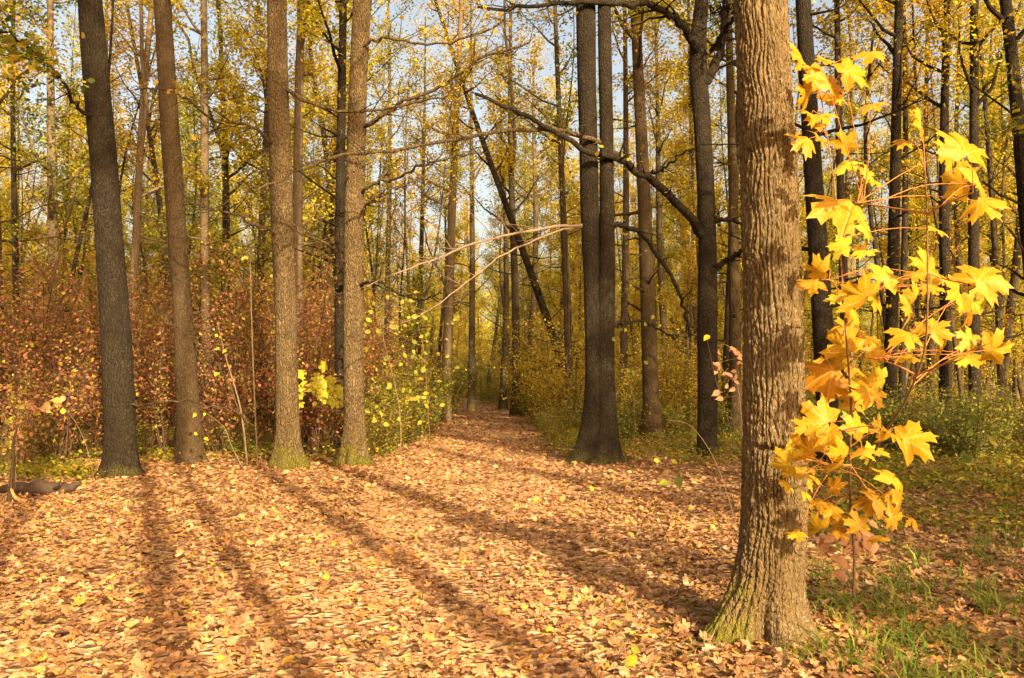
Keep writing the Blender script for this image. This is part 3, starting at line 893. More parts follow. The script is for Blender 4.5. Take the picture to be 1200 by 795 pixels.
near_limb(D, [(413, 320), (390, 290), (350, 270), (310, 230)], 16.4, 15.4, 3, 1.5, mat='bark_tan', seed=26, twigs=7, twiglen=.8)
near_limb(C, [(330, 100), (360, 118), (400, 130), (450, 128), (500, 118), (540, 112)], 15.9, 14.2, 5, 2, mat='bark_tan', seed=16, twigs=8, twiglen=.9, nleaf=40, leafmat=M['orange'])
near_limb(C, [(334, 280), (300, 262), (262, 248), (230, 240), (200, 205)], 15.9, 14.4, 4, 2, mat='bark_red', seed=17, twigs=8, twiglen=.8)
near_limb(B, [(222, 395), (240, 410), (262, 440), (290, 500)], 16.6, 16.0, 4, 1.5, mat='bark_red', seed=18, twigs=6, twiglen=.7)
near_limb(A, [(130, 300), (155, 330), (190, 370), (220, 395)], 14.4, 14.6, 3, 1.5, mat='bark_red', seed=19, twigs=6, twiglen=.7)
near_limb(A, [(140, 477), (180, 474), (220, 470), (270, 480), (300, 500)], 14.4, 13.6, 2, 1.2, mat='bark_tan', seed=20, twigs=4, twiglen=.6)
near_limb(big, [(870, 20), (850, 10), (820, 20)], 5.5, 5.7, 3, 1.5, mat='bark_dark', seed=21, twigs=2, twiglen=.3)
near_limb(A, [(118, 150), (90, 120), (50, 70), (10, 40), (-40, 30)], 14.4, 12.6, 5, 2, mat='bark_dark', seed=22, twigs=12, twiglen=.9, nleaf=420, leafmat=M['green'], lsize=.10)

# ------------------------------------------------------------------ middle and far trees
crown_mats = ['yellow', 'yellow_green', 'yellow', 'orange', 'yellow_green', 'yellow']
BG = []   # records for labels: (object, base screen x, dist, width px)

# hand-placed: (u at foot, u at frame top, dist, width px, bark, forks, wob, crown start z, leaf kind)
HAND = [
    (72, 58, 24, 13, 'bark_pale', 0, .12, 4.0, 'green'), (22, 34, 30, 8, 'bark_far', 0, .3, 9, 'yellow'), (150, 176, 27, 10, 'bark_pale', 1, .35, 7, 'yellow'),
    (196, 182, 30, 8, 'bark_far', 1, .5, 8, 'orange'), (246, 236, 25, 12, 'bark_pale', 0, .15, 7, 'yellow'), (262, 252, 31, 11, 'bark_far', 1, .2, 8, 'yellow_green'),
    (300, 316, 26, 9, 'bark_far', 0, .2, 8, 'orange'), (350, 357, 24, 13, 'bark_pale', 0, .2, 9, 'yellow'), (402, 398, 19, 13, 'bark_dark', 1, .15, 8, 'yellow'),
    (455, 450, 36, 7, 'bark_far', 0, .4, 8, 'yellow_green'), (488, 494, 40, 7, 'bark_far', 0, .3, 9, 'yellow'), (521, 541, 33, 12, 'bark_pale', 0, .12, 8, 'yellow'),
    (553, 552, 44, 8, 'bark_far', 0, .3, 10, 'yellow'), (589, 584, 46, 8, 'bark_far', 0, .2, 10, 'yellow_green'), (604, 600, 38, 10, 'bark_far', 1, .25, 8, 'orange'),
    (620, 640, 42, 9, 'bark_pale', 0, .4, 10, 'yellow'), (684, 512, 34, 10, 'bark_dark', 0, .7, 9, 'yellow'), (668, 655, 30, 9, 'bark_far', 0, .2, 9, 'yellow_green'),
    (731, 722, 27, 9, 'bark_far', 0, .2, 10, 'yellow'), (764, 744, 23, 18, 'bark_red', 0, .12, 10, 'yellow'), (783, 772, 34, 9, 'bark_far', 0, .25, 10, 'orange'),
    (802, 800, 30, 7, 'bark_far', 0, .3, 10, 'yellow'), (848, 862, 27, 10, 'bark_far', 0, .2, 10, 'yellow'), (862, 851, 24, 13, 'bark_red', 0, .15, 10, 'yellow_green'),
    (972, 946, 16, 23, 'bark_dark', 0, .12, 9, 'yellow'), (992, 988, 22, 11, 'bark_far', 0, .2, 10, 'yellow'), (1040, 1050, 21, 14, 'bark_dark', 1, .2, 9, 'yellow'),
    (1054, 1062, 26, 8, 'bark_far', 0, .2, 10, 'yellow'), (1104, 1108, 23, 13, 'bark_dark', 0, .12, 9, 'orange'), (1140, 1136, 22, 13, 'bark_dark', 1, .15, 8, 'yellow'),
    (1172, 1150, 25, 8, 'bark_far', 0, .3, 8, 'yellow_green'), (1228, 1178, 17, 18, 'bark_dark', 0, .15, 8, 'yellow'), (1088, 1092, 34, 8, 'bark_far', 0, .3, 9, 'yellow'),
    (8, -6, 22, 12, 'bark_far', 0, .2, 8, 'yellow'), (112, 128, 36, 9, 'bark_far', 0, .3, 9, 'yellow'), (426, 440, 30, 7, 'bark_far', 0, .3, 9, 'yellow'),
]
for i, (u0, u1, d, w, bark, fk, wob, zc, lk) in enumerate(HAND):
    x0 = (u0 - CX) / FPX * d
    pz = pt(u1, 0, d)
    H = 19 + (i * 7 % 5)
    base = np.array([x0, d, -.1])
    topx = (pz[0] - x0) / pz[2] * H
    rng = np.random.RandomState(500 + i)
    tm, cm = gen_tree(600 + i, H=H, r0=w / FPX * d / 2 * 1.12, zc=zc, spread=2.4, nleaf=4600, lsize=.11, top=(topx, rng.uniform(-.6, .6)), wob=wob * .6, forks=fk, nlimb=17, dead=9)
    root = empty('forest_tree', tuple(base + np.array([0, 0, float(gh(x0, d))])), '', 'tree', 'slender trees filling the wood behind the clearing')
    obj('trunk', tm.mesh('trunk', M[bark]), root)
    obj('crown', cm.mesh('crown', M[lk]), root, kind='stuff')
    BG.append((root, u0, d, w, bark, lk))
    if d < 24:
        TREE_FEET.append((x0, d, .2))

# prototypes for the rest
protos = []
for i in range(9):
    r0 = [.11, .14, .17, .12, .15, .19, .10, .13, .16][i]
    tm, cm = gen_tree(800 + i, H=18 + i % 4 * 1.5, r0=r0, zc=[4, 6, 7, 3.5, 5, 7, 3, 5, 6][i], spread=2.3 + .2 * (i % 3), nleaf=8500, lsize=.12, top=(R.uniform(-1.6, 1.6), R.uniform(-1.6, 1.6)), wob=.45, forks=[0, 1, 0, 0, 1, 0, 0, 1, 0][i], nlimb=20, dead=7)
    protos.append((tm.mesh('trunk', M['bark_far' if i % 4 else 'bark_pale']), cm, r0))
for r_ in (.17, .11):      # tall clean-stemmed trees with high crowns
    tm, cm = gen_tree(880 + int(r_ * 100), H=21, r0=r_, zc=12.5, spread=2.4, nleaf=3000, lsize=.12, top=(.5, .3), wob=.15, nlimb=12, dead=2)
    protos.append((tm.mesh('trunk', M['bark_far']), cm, r_))
KEYS = ('yellow', 'yellow_green', 'orange')
proto_crowns = [c.mesh('crown', M['yellow']) for _, c, _ in protos]


def crown_obj(me, key, root):
    o = obj('crown', me, root, kind='stuff')
    o.material_slots[0].link = 'OBJECT'; o.material_slots[0].material = M[key]
    return o


# young understorey trees
yprotos = []
for i in range(5):
    tm, cm = gen_tree(900 + i, H=7 + i * 1.2, r0=.035 + .006 * i, zc=1.8, spread=1.7, nleaf=4200, lsize=.09, top=(R.uniform(-.5, .5), R.uniform(-.5, .5)), wob=.4, nlimb=17, dead=2, trunk_sides=7)
    yprotos.append((tm.mesh('trunk', M['bark_far']), cm.mesh('crown', M['yellow'])))

placed = [(b[0].location[0], b[0].location[1]) for b in BG] + [(t.location[0], t.location[1]) for t in TREES_NEAR]


def free(x, y, dmin):
    if abs(x - float(path_cx(y))) < 2.3 and y < 92:
        return False
    return all((x - a) ** 2 + (y - b) ** 2 > dmin * dmin for a, b in placed)


rngp = np.random.RandomState(42)
count = 0; tries = 0
while count < 215 and tries < 20000:
    tries += 1
    y = 24 + 92 * rngp.rand() ** .75
    x = rngp.uniform(-1, 1) * (.68 * y + 3)
    if not free(x, y, 1.6 + .012 * y):
        continue
    placed.append((x, y)); count += 1
    k = rngp.randint(9); tme, _, r0 = protos[k]
    root = empty('forest_tree', (x, y, float(gh(x, y))), '', 'tree', 'slender trees filling the wood behind the clearing')
    s = rngp.uniform(.8, 1.15); root.scale = (s, s, s * rngp.uniform(.9, 1.1)); root.rotation_euler = (rngp.normal(0, .02), rngp.normal(0, .02), rngp.uniform(0, 6.28))
    obj('trunk', tme, root)
    ck_ = rngp.choice(3, p=[.5, .42, .08])
    crown_obj(proto_crowns[k], KEYS[ck_], root)
    u, _ = proj(x, y, 1.6)
    BG.append((root, u, y, r0 * 2 * s / y * FPX, 'bark_far', ('yellow', 'yellow_green', 'orange')[ck_]))

UND = []
count = tries = 0
while count < 150 and tries < 20000:
    tries += 1
    y = 22 + 70 * rngp.rand() ** .8
    x = rngp.uniform(-1, 1) * (.66 * y + 2)
    if not free(x, y, 1.2) or abs(x - float(path_cx(y))) < 3.2:
        continue
    placed.append((x, y)); count += 1
    k = rngp.randint(5)
    root = empty('young_tree', (x, y, float(gh(x, y))), '', 'young tree', 'young trees under the tall ones')
    s = rngp.uniform(.8, 1.2); root.scale = (s, s, s); root.rotation_euler = (rngp.normal(0, .05), rngp.normal(0, .05), rngp.uniform(0, 6.28))
    ck_ = rngp.choice(3, p=[.45, .35, .2])
    obj('trunk', yprotos[k][0], root); crown_obj(yprotos[k][1], KEYS[ck_], root)
    UND.append((root, proj(x, y, 1.6)[0], y, ('yellow', 'yellow_green', 'orange')[ck_]))

count = tries = 0
while count < 75 and tries < 20000:
    tries += 1
    y = 25 + 50 * rngp.rand() ** .8
    x = rngp.uniform(-1, 1) * (.66 * y + 2)
    if not free(x, y, .9) or abs(x - float(path_cx(y))) < 3.0:
        continue
    placed.append((x, y)); count += 1
    k = rngp.randint(9)
    root = empty('young_tree', (x, y, float(gh(x, y))), '', 'young tree', 'young trees under the tall ones')
    s = rngp.uniform(.42, .6); root.scale = (s, s, s * rngp.uniform(1.3, 1.7)); root.rotation_euler = (rngp.normal(0, .05), rngp.normal(0, .05), rngp.uniform(0, 6.28))
    obj('trunk', protos[k][0], root); ck_ = rngp.choice(3, p=[.55, .35, .1]); crown_obj(proto_crowns[k], KEYS[ck_], root)
    UND.append((root, proj(x, y, 1.6)[0], y, 'slim ' + KEYS[ck_]))

poles = []
for i in range(4):
    tm, cm = gen_tree(950 + i, H=13 + i, r0=.05 + .008 * i, zc=6.5, spread=1.3, nleaf=900, lsize=.11, top=(R.uniform(-1.5, 1.5), R.uniform(-1, 1)), wob=.4, nlimb=9, dead=7, trunk_sides=7)
    poles.append((tm.mesh('trunk', M['bark_far']), cm.mesh('crown', M['yellow'])))
count = tries = 0
while count < 58 and tries < 20000:
    tries += 1
    y = 22 + 34 * rngp.rand() ** .8
    x = ((rngp.uniform(430, 1220) if rngp.rand() < .75 else rngp.uniform(-20, 430)) - CX) / FPX * y
    if not free(x, y, .6) or abs(x - float(path_cx(y))) < 2.6:
        continue
    placed.append((x, y)); count += 1
    k = rngp.randint(4)
    root = empty('young_tree', (x, y, float(gh(x, y))), '', 'young tree', 'young trees under the tall ones')
    s = rngp.uniform(.8, 1.2); root.scale = (s, s, s); root.rotation_euler = (rngp.normal(0, .06), rngp.normal(0, .06), rngp.uniform(0, 6.28))
    obj('trunk', poles[k][0], root); ck_ = rngp.choice(3, p=[.55, .35, .1]); crown_obj(poles[k][1], KEYS[ck_], root)
    UND.append((root, proj(x, y, 1.6)[0], y, 'bare slim ' + KEYS[ck_]))

# trees standing beside and behind the camera: they throw the long shadows, left ones added to block fill light
BEHIND = [(3.0, -6.2, 9), (3.95, -6.3, 10), (2.35, -6.6, 9), (1.75, -6.9, 10), (1.2, -6.4, 9), (4.85, -5.6, 9), (9.5, -4.5, 9), (9.8, 3.5, 8), (11.5, 8.0, 7), (12.5, -4.0, 0), (-5.5, -3.0, 2), (-9.5, 4.5, 7), (14, 1.5, 3), (16, 9, 2), (-8, 1, 0), (-11, -3, 4), (-7, -8, 5), (-12.5, 8, 1), (-14, 2, 7), (-10, 12, 3), (-3, -11, 8), (-16, -6, 2), (-13, 14, 6), (18, -14, 9), (20, -3, 1), (10, 13.5, 3), (1.5, -19, 9)]
for i, (x, y, k) in enumerate(BEHIND):
    tme, _, r0 = protos[k]
    root = empty('forest_tree', (x, y, float(gh(x, y))), f'{ORD[i]} slender tree out of sight around the viewpoint', 'tree', 'trees around the viewpoint')
    s = 1.1; root.scale = (s, s, s); root.rotation_euler = (0, 0, i * 1.3)
    obj('trunk', tme, root); crown_obj(proto_crowns[k], KEYS[i % 3], root)

for i, (x, y, k, sc) in enumerate([(6.9, .6, 1, .7), (7.2, 3.0, 3, .75), (7.9, -1.2, 4, .8), (8.6, 5.8, 2, 1.0), (9.2, 1.6, 4, .9), (9.6, 9.4, 3, 1.0), (6.6, -3.2, 0, .8), (11, 5, 4, 1.1), (12.5, 12, 3, 1.0), (7.6, 4.6, 3, 1.0), (8.4, 2.4, 1, 1.0), (10.5, 7, 4, 1.1), (6.2, -.9, 0, .7)]):  # unseen young trees added to shade the ground and trunks on the right
    root = empty('young_tree', (x, y, float(gh(x, y))), f'{ORD[i]} leafy young tree added out of sight to shade the clearing', 'young tree', 'unseen young trees added for shade')
    root.scale = (sc, sc, sc); root.rotation_euler = (0, 0, i * 1.7)
    obj('trunk', yprotos[k][0], root); crown_obj(yprotos[k][1], KEYS[i % 2], root)

# far wood that reads as one mass
def far_wood():
    rng = np.random.RandomState(5)
    mb = MB(); n = 330
    th = rng.uniform(-.68, .68, n); r = rng.uniform(112, 190, n)
    for a, d in zip(th, r):
        x, y = d * math.sin(a), d * math.cos(a); H = rng.uniform(12, 18)
        p = np.array([[x, y, -.2], [x + rng.normal(0, .3), y, H * .4], [x + rng.normal(0, .5), y, H * .7], [x + rng.normal(0, .8), y, H]])
        v, a3, a4 = tube(p, np.array([.2, .16, .1, .03]) * rng.uniform(.7, 1.2), 5); mb.add(v, a3, a4, 1)
        m = 170
        P = np.array([x, y, 0]) + rng.normal(0, 1, (m, 3)) * np.array([2.2, 2.2, 0]); P[:, 2] = rng.uniform(.5, H + .5, m) ** 1.0
        leaves_at(mb, P, .75, rng)
    obj('distant_wood', mb.mesh('distant_wood', [M['yellow'], M['bark_far']]), kind='stuff', label='hazy yellow mass of trees at the end of the wood')


far_wood()

# ------------------------------------------------------------------ shrubs
SH = []


def shrub_set(kinds, spots, name, category, group, rng):
    for (x, y, k, s) in spots:
        sme, fme = kinds[k % len(kinds)]
        root = empty(name, (x, y, float(gh(x, y))), '', category, group)
        root.scale = (s, s, s * rng.uniform(.9, 1.1)); root.rotation_euler = (0, 0, rng.uniform(0, 6.28))
        obj('stems', sme, root); obj('foliage', fme, root, kind='stuff')
        SH.append((root, proj(x, y, 1)[0], y, name))


def kinds_of(seeds, mat, **kw):
    out = []
    for s in seeds:
        a, b = gen_shrub(s, **kw)
        out.append((a.mesh('stems', M['twig']), b.mesh('foliage', M[mat])))
    return out


rs = np.random.RandomState(9)
red = kinds_of((1, 2, 3, 4), 'red', H=4.4, W=2.0, stems=10, nleaf=3600, lsize=.08, bare=.22)
redlow = kinds_of((11, 12), 'red', H=2.2, W=1.4, stems=9, nleaf=1500, lsize=.075, bare=.2)
gold = kinds_of((5, 6, 7), 'yellow', H=2.2, W=1.3, stems=9, nleaf=1500, lsize=.075, bare=.1)
oran = kinds_of((8, 9), 'orange', H=2.6, W=1.4, stems=9, nleaf=1600, lsize=.08, bare=.1)
oran0 = kinds_of((43, 44), 'orange', H=2.2, W=1.3, stems=9, nleaf=1400, lsize=.075, bare=.08)
ygr = kinds_of((14, 15, 16), 'yellow_green', H=1.6, W=1.1, stems=10, nleaf=1300, lsize=.07, bare=.05)
low = kinds_of((17, 18, 19), 'green', H=.55, W=.7, stems=12, nleaf=500, lsize=.065, bare=.0)
lowy = kinds_of((27, 28), 'yellow_green', H=.6, W=.7, stems=12, nleaf=420, lsize=.06, bare=.0)

spots = []
for i in range(34):
    y = rs.uniform(18.5, 31); u = rs.uniform(-30, 455) if y > 22 else rs.uniform(-30, 425)
    spots.append(((u - CX) / FPX * y, y, rs.randint(4), rs.uniform(.8, 1.15) * (1.0 if u < 400 else .85)))
shrub_set(red, spots, 'russet_shrub', 'shrub', 'russet shrubs behind the left row of trunks', rs)
spots = [((u - CX) / FPX * y, y, i, rs.uniform(.8, 1.2)) for i, (u, y) in enumerate([(20, 15), (70, 16.5), (110, 18), (180, 18.5), (260, 18.5), (300, 18.8), (380, 18.4)])]
shrub_set(redlow, spots, 'russet_bush', 'shrub', 'low russet bushes at the feet of the left trunks', rs)
spots = []
for i in range(26):
    y = rs.uniform(24, 48); u = rs.uniform(640, 900)
    x = (u - CX) / FPX * y
    if abs(x - float(path_cx(y))) > 2.9:
        spots.append((x, y, rs.randint(5), rs.uniform(.7, 1.15)))
for i in range(14):
    y = rs.uniform(23, 36); u = rs.uniform(930, 1260); spots.append(((u - CX) / FPX * y, y, rs.randint(3), rs.uniform(.6, 1.0)))
for (u, y, q) in ((632, 30, 1.1), (660, 27, .9), (648, 34, 1.3), (668, 36, 1.5), (625, 42, 1.4), (612, 50, 1.5), (735, 26, .9), (745, 31, 1.2), (790, 27, 1.1), (805, 31, 1.2), (860, 30, 1.1)):
    spots.append(((u - CX) / FPX * y, y, rs.randint(3), q))
for i in range(12):
    y = rs.uniform(48, 80); x = rs.uniform(-12, 12)
    if abs(x - float(path_cx(y))) > 2.9:
        spots.append((x, y, rs.randint(3), 1.3))
shrub_set(gold + oran0, spots, 'golden_shrub', 'shrub', 'golden shrubs under the trees', rs)
spots = []
for (u, y, s) in [(628, 36, 1.3), (655, 31, 1.4), (668, 27, 1.0), (642, 42, 1.6), (612, 48, 1.6), (762, 26, .9), (780, 29, 1.1), (640, 50, 1.2), (745, 30, 1.0), (790, 32, 1), (850, 27, .9), (600, 62, 1.4), (870, 34, 1.0), (470, 34, 1.0), (500, 42, 1.0), (440, 27, .9), (960, 30, 1), (1010, 26, .9)]:
    spots.append(((u - CX) / FPX * y, y, len(spots), s))
shrub_set(oran, spots, 'orange_shrub', 'shrub', 'orange shrubs beyond the twin trunk and the path', rs)
spots = []
for (u, y, s) in [(445, 18.2, .6), (462, 20.5, .9), (470, 23, 1.1), (455, 21, 1.0), (495, 29, 1.3), (505, 34, 1.4), (514, 40, 1.5), (455, 19.5, .7), (475, 21.5, .9), (488, 24, 1.0), (500, 27, 1.0), (508, 31, 1.1), (517, 36, 1.2), (524, 43, 1.4), (532, 52, 1.6), (640, 24, .5), (655, 22, .5), (632, 27, .6), (648, 20.5, .4), (622, 31, .7), (612, 37, .8), (430, 18.6, .6), (440, 22, .9), (465, 26, 1.1), (480, 30, 1.2),
                  (650, 29, .8), (662, 26, .7), (636, 36, 1.0), (622, 44, 1.2), (606, 55, 1.4), (672, 31, 1.1), (750, 24, .6), (780, 25, .7), (735, 27, .8), (800, 23, .6), (566, 60, .8), (577, 58, .7), (590, 56, .8), (584, 63, 1.0), (563, 66, .8), (572, 69, .9), (583, 66, .9), (592, 62, .9), (600, 66, 1.1), (577, 74, 1.4), (566, 76, 1.4), (588, 76, 1.4), (611, 70, 1.3), (555, 68, .8), (594, 70, 1.3), (545, 74, 2.0), (556, 88, 2.6), (575, 92, 2.6), (535, 92, 2.6),
                  (960, 20, .7), (1010, 19, .7), (1060, 18.5, .8), (1110, 17.5, .7), (1160, 17, .8)]:
    spots.append(((u - CX) / FPX * y, y, len(spots), s))
shrub_set(ygr, spots, 'green_shrub', 'shrub', 'yellow green shrubs along the path and under the trees', rs)


dgr = kinds_of((34, 35, 36), 'green', H=1.5, W=1.2, stems=11, nleaf=1300, lsize=.075, bare=.05)
spots = []
for i in range(30):
    y = rs.uniform(16.5, 26); u = rs.uniform(945, 1260); spots.append(((u - CX) / FPX * y, y, rs.randint(3), rs.uniform(.5, .95)))
for i in range(16):
    y = rs.uniform(20, 40); u = rs.uniform(640, 880); spots.append(((u - CX) / FPX * y, y, rs.randint(3), rs.uniform(.5, .9)))
for (u, y, q) in ((452, 18.8, .6), (480, 22, .8), (500, 26, 1), (515, 33, 1.2), (525, 40, 1.3), (60, 17, .5), (30, 18, .6), (160, 18, .5), (280, 18.4, .5)):
    spots.append(((u - CX) / FPX * y, y, rs.randint(3), q))
shrub_set(dgr, spots, 'leafy_bush', 'bush', 'green bushes on the shaded forest floor', rs)


def cover(name, kinds_mb, spots, mat, label, seed):
    """ground cover nobody could count: joined"""
    rng = np.random.RandomState(seed); mb = MB()
    for (x, y, s) in spots:
        n = int(60 * s)
        P = rng.normal(0, 1, (n, 3)) * np.array([.28, .28, 0]) * s + np.array([x, y, 0])
        P[:, 2] = gh(P[:, 0], P[:, 1]) + rng.uniform(.03, .30, n) * s
        leaves_at(mb, P, .065, rng, tilt_sd=.5, oval=True)
    obj(name, mb.mesh(name, M[mat], smooth=False), kind='stuff', label=label)


sp1 = []
for i in range(420):
    y = rs.uniform(16.5, 34); u = rs.uniform(-40, 500 - max(0, 22 - y) * 12); sp1.append(((u - CX) / FPX * y, y, rs.uniform(.6, 1.2)))
for i in range(60):
    y = rs.uniform(13.5, 16.5); u = rs.uniform(-20, 110); sp1.append(((u - CX) / FPX * y, y, rs.uniform(.4, .8)))
for i in range(420):
    y = rs.uniform(16, 40); u = rs.uniform(650, 1240); x = (u - CX) / FPX * y
    if x - float(path_cx(y)) > 2.4:
        sp1.append((x, y, rs.uniform(.5, 1.1)))
for i in range(150):
    y = rs.uniform(9, 16); u = rs.uniform(960, 1240); sp1.append(((u - CX) / FPX * y, y, rs.uniform(.3, .7)))
for i in range(420):
    y = rs.uniform(19, 60); side = rs.choice([-1, 1]); x = float(path_cx(y)) + side * rs.uniform(1.9, 3.4); sp1.append((x, y, rs.uniform(.6, 1.2)))
for i in range(190):
    y = rs.uniform(16.8, 27); x = rs.uniform(1.25, 1.25 + .30 * y); sp1.append((x, y, rs.uniform(.4, .9)))
for i in range(200):
    y = rs.uniform(12.5, 19); u = rs.uniform(945, 1240); sp1.append(((u - CX) / FPX * y, y, rs.uniform(.4, .8)))
half = len(sp1) // 2
rs.shuffle(sp1)
cover('green_undergrowth', None, sp1[:half], 'green', 'low green leafy plants covering the ground between the trunks', 61)
cover('yellow_undergrowth', None, sp1[half:], 'yellow_green', 'low yellow leafy plants covering the ground between the trunks', 62)


# grass
def grass():
    rng = np.random.RandomState(71); mb = MB()
    tufts = []
    for i in range(120):
        u = rng.uniform(955, 1215); v = rng.uniform(600, 810); tufts.append((gp(u, v), rng.uniform(.14, .32), rng.randint(9, 22)))
    for i in range(60):
        u = rng.uniform(660, 860); v = rng.uniform(560, 790); tufts.append((gp(u, v), rng.uniform(.08, .20), rng.randint(1, 4)))
    for (u, v) in ((155, 592), (160, 590), (930, 770), (940, 776), (960, 690), (965, 700), (975, 712), (150, 566)):
        tufts.append((gp(u, v), .14, 18))
    for p, h, n in tufts:
        if any(math.hypot(p[0] - a, p[1] - b) < r for a, b, r in TREE_FEET):
            continue
        for k in range(n):
            az = rng.uniform(0, 6.28); L = h * rng.uniform(.6, 1.4); w = rng.uniform(.0025, .0055)
            b = np.array([p[0], p[1], float(gh(p[0], p[1]))]) + np.array([*rng.normal(0, .05, 2), 0])
            d = np.array([math.cos(az), math.sin(az), 0]); s = np.array([-d[1], d[0], 0]) * w
            ln = rng.uniform(.4, 1.25)
            q = [b + d * L * ln * t ** 1.6 + np.array([0, 0, L * (t - .62 * t * t)]) for t in (0, .35, .7, 1.0)]
            V = [q[0] - s, q[0] + s, q[1] - s, q[1] + s, q[2] - s * .7, q[2] + s * .7, q[3]]
            mb.add(V, f3=[[4, 5, 6]], f4=[[0, 1, 3, 2], [2, 3, 5, 4]])
    obj('grass', mb.mesh('grass', M['grass']), kind='stuff', label='thin green grass growing through the leaves')


grass()


def twig_litter():
    rng = np.random.RandomState(77); mb = MB()
    for i in range(110):
        p = gp(rng.uniform(0, 1200), rng.uniform(545, 800)); z = float(gh(p[0], p[1])) + .045
        L = rng.uniform(.06, .3) * (1 if i % 9 else 2.2); az = rng.uniform(0, 6.28)
        q = limb_path(rng, (p[0], p[1], z), az, rng.uniform(-.05, .12), L, 5, 0, .15)
        v, a, c = tube(q, np.linspace(rng.uniform(.002, .005), .0015, 5), 5); mb.add(v, a, c)
    obj('twig_litter', mb.mesh('twig_litter', M['twig']), kind='stuff', label='broken twigs lying among the fallen leaves')


twig_litter()

# ------------------------------------------------------------------ the maple sapling in the foreground
def frame_mat(pos, normal, tipdir, s):
    n = Vector(normal).normalized(); t = Vector(tipdir); t = (t - n * t.dot(n)).normalized(); x = t.cross(n)
    m = Matrix((x, t, n)).transposed().to_4x4() @ Matrix.Diagonal((s, s, s, 1)); m.translation = Vector(pos)
    return m


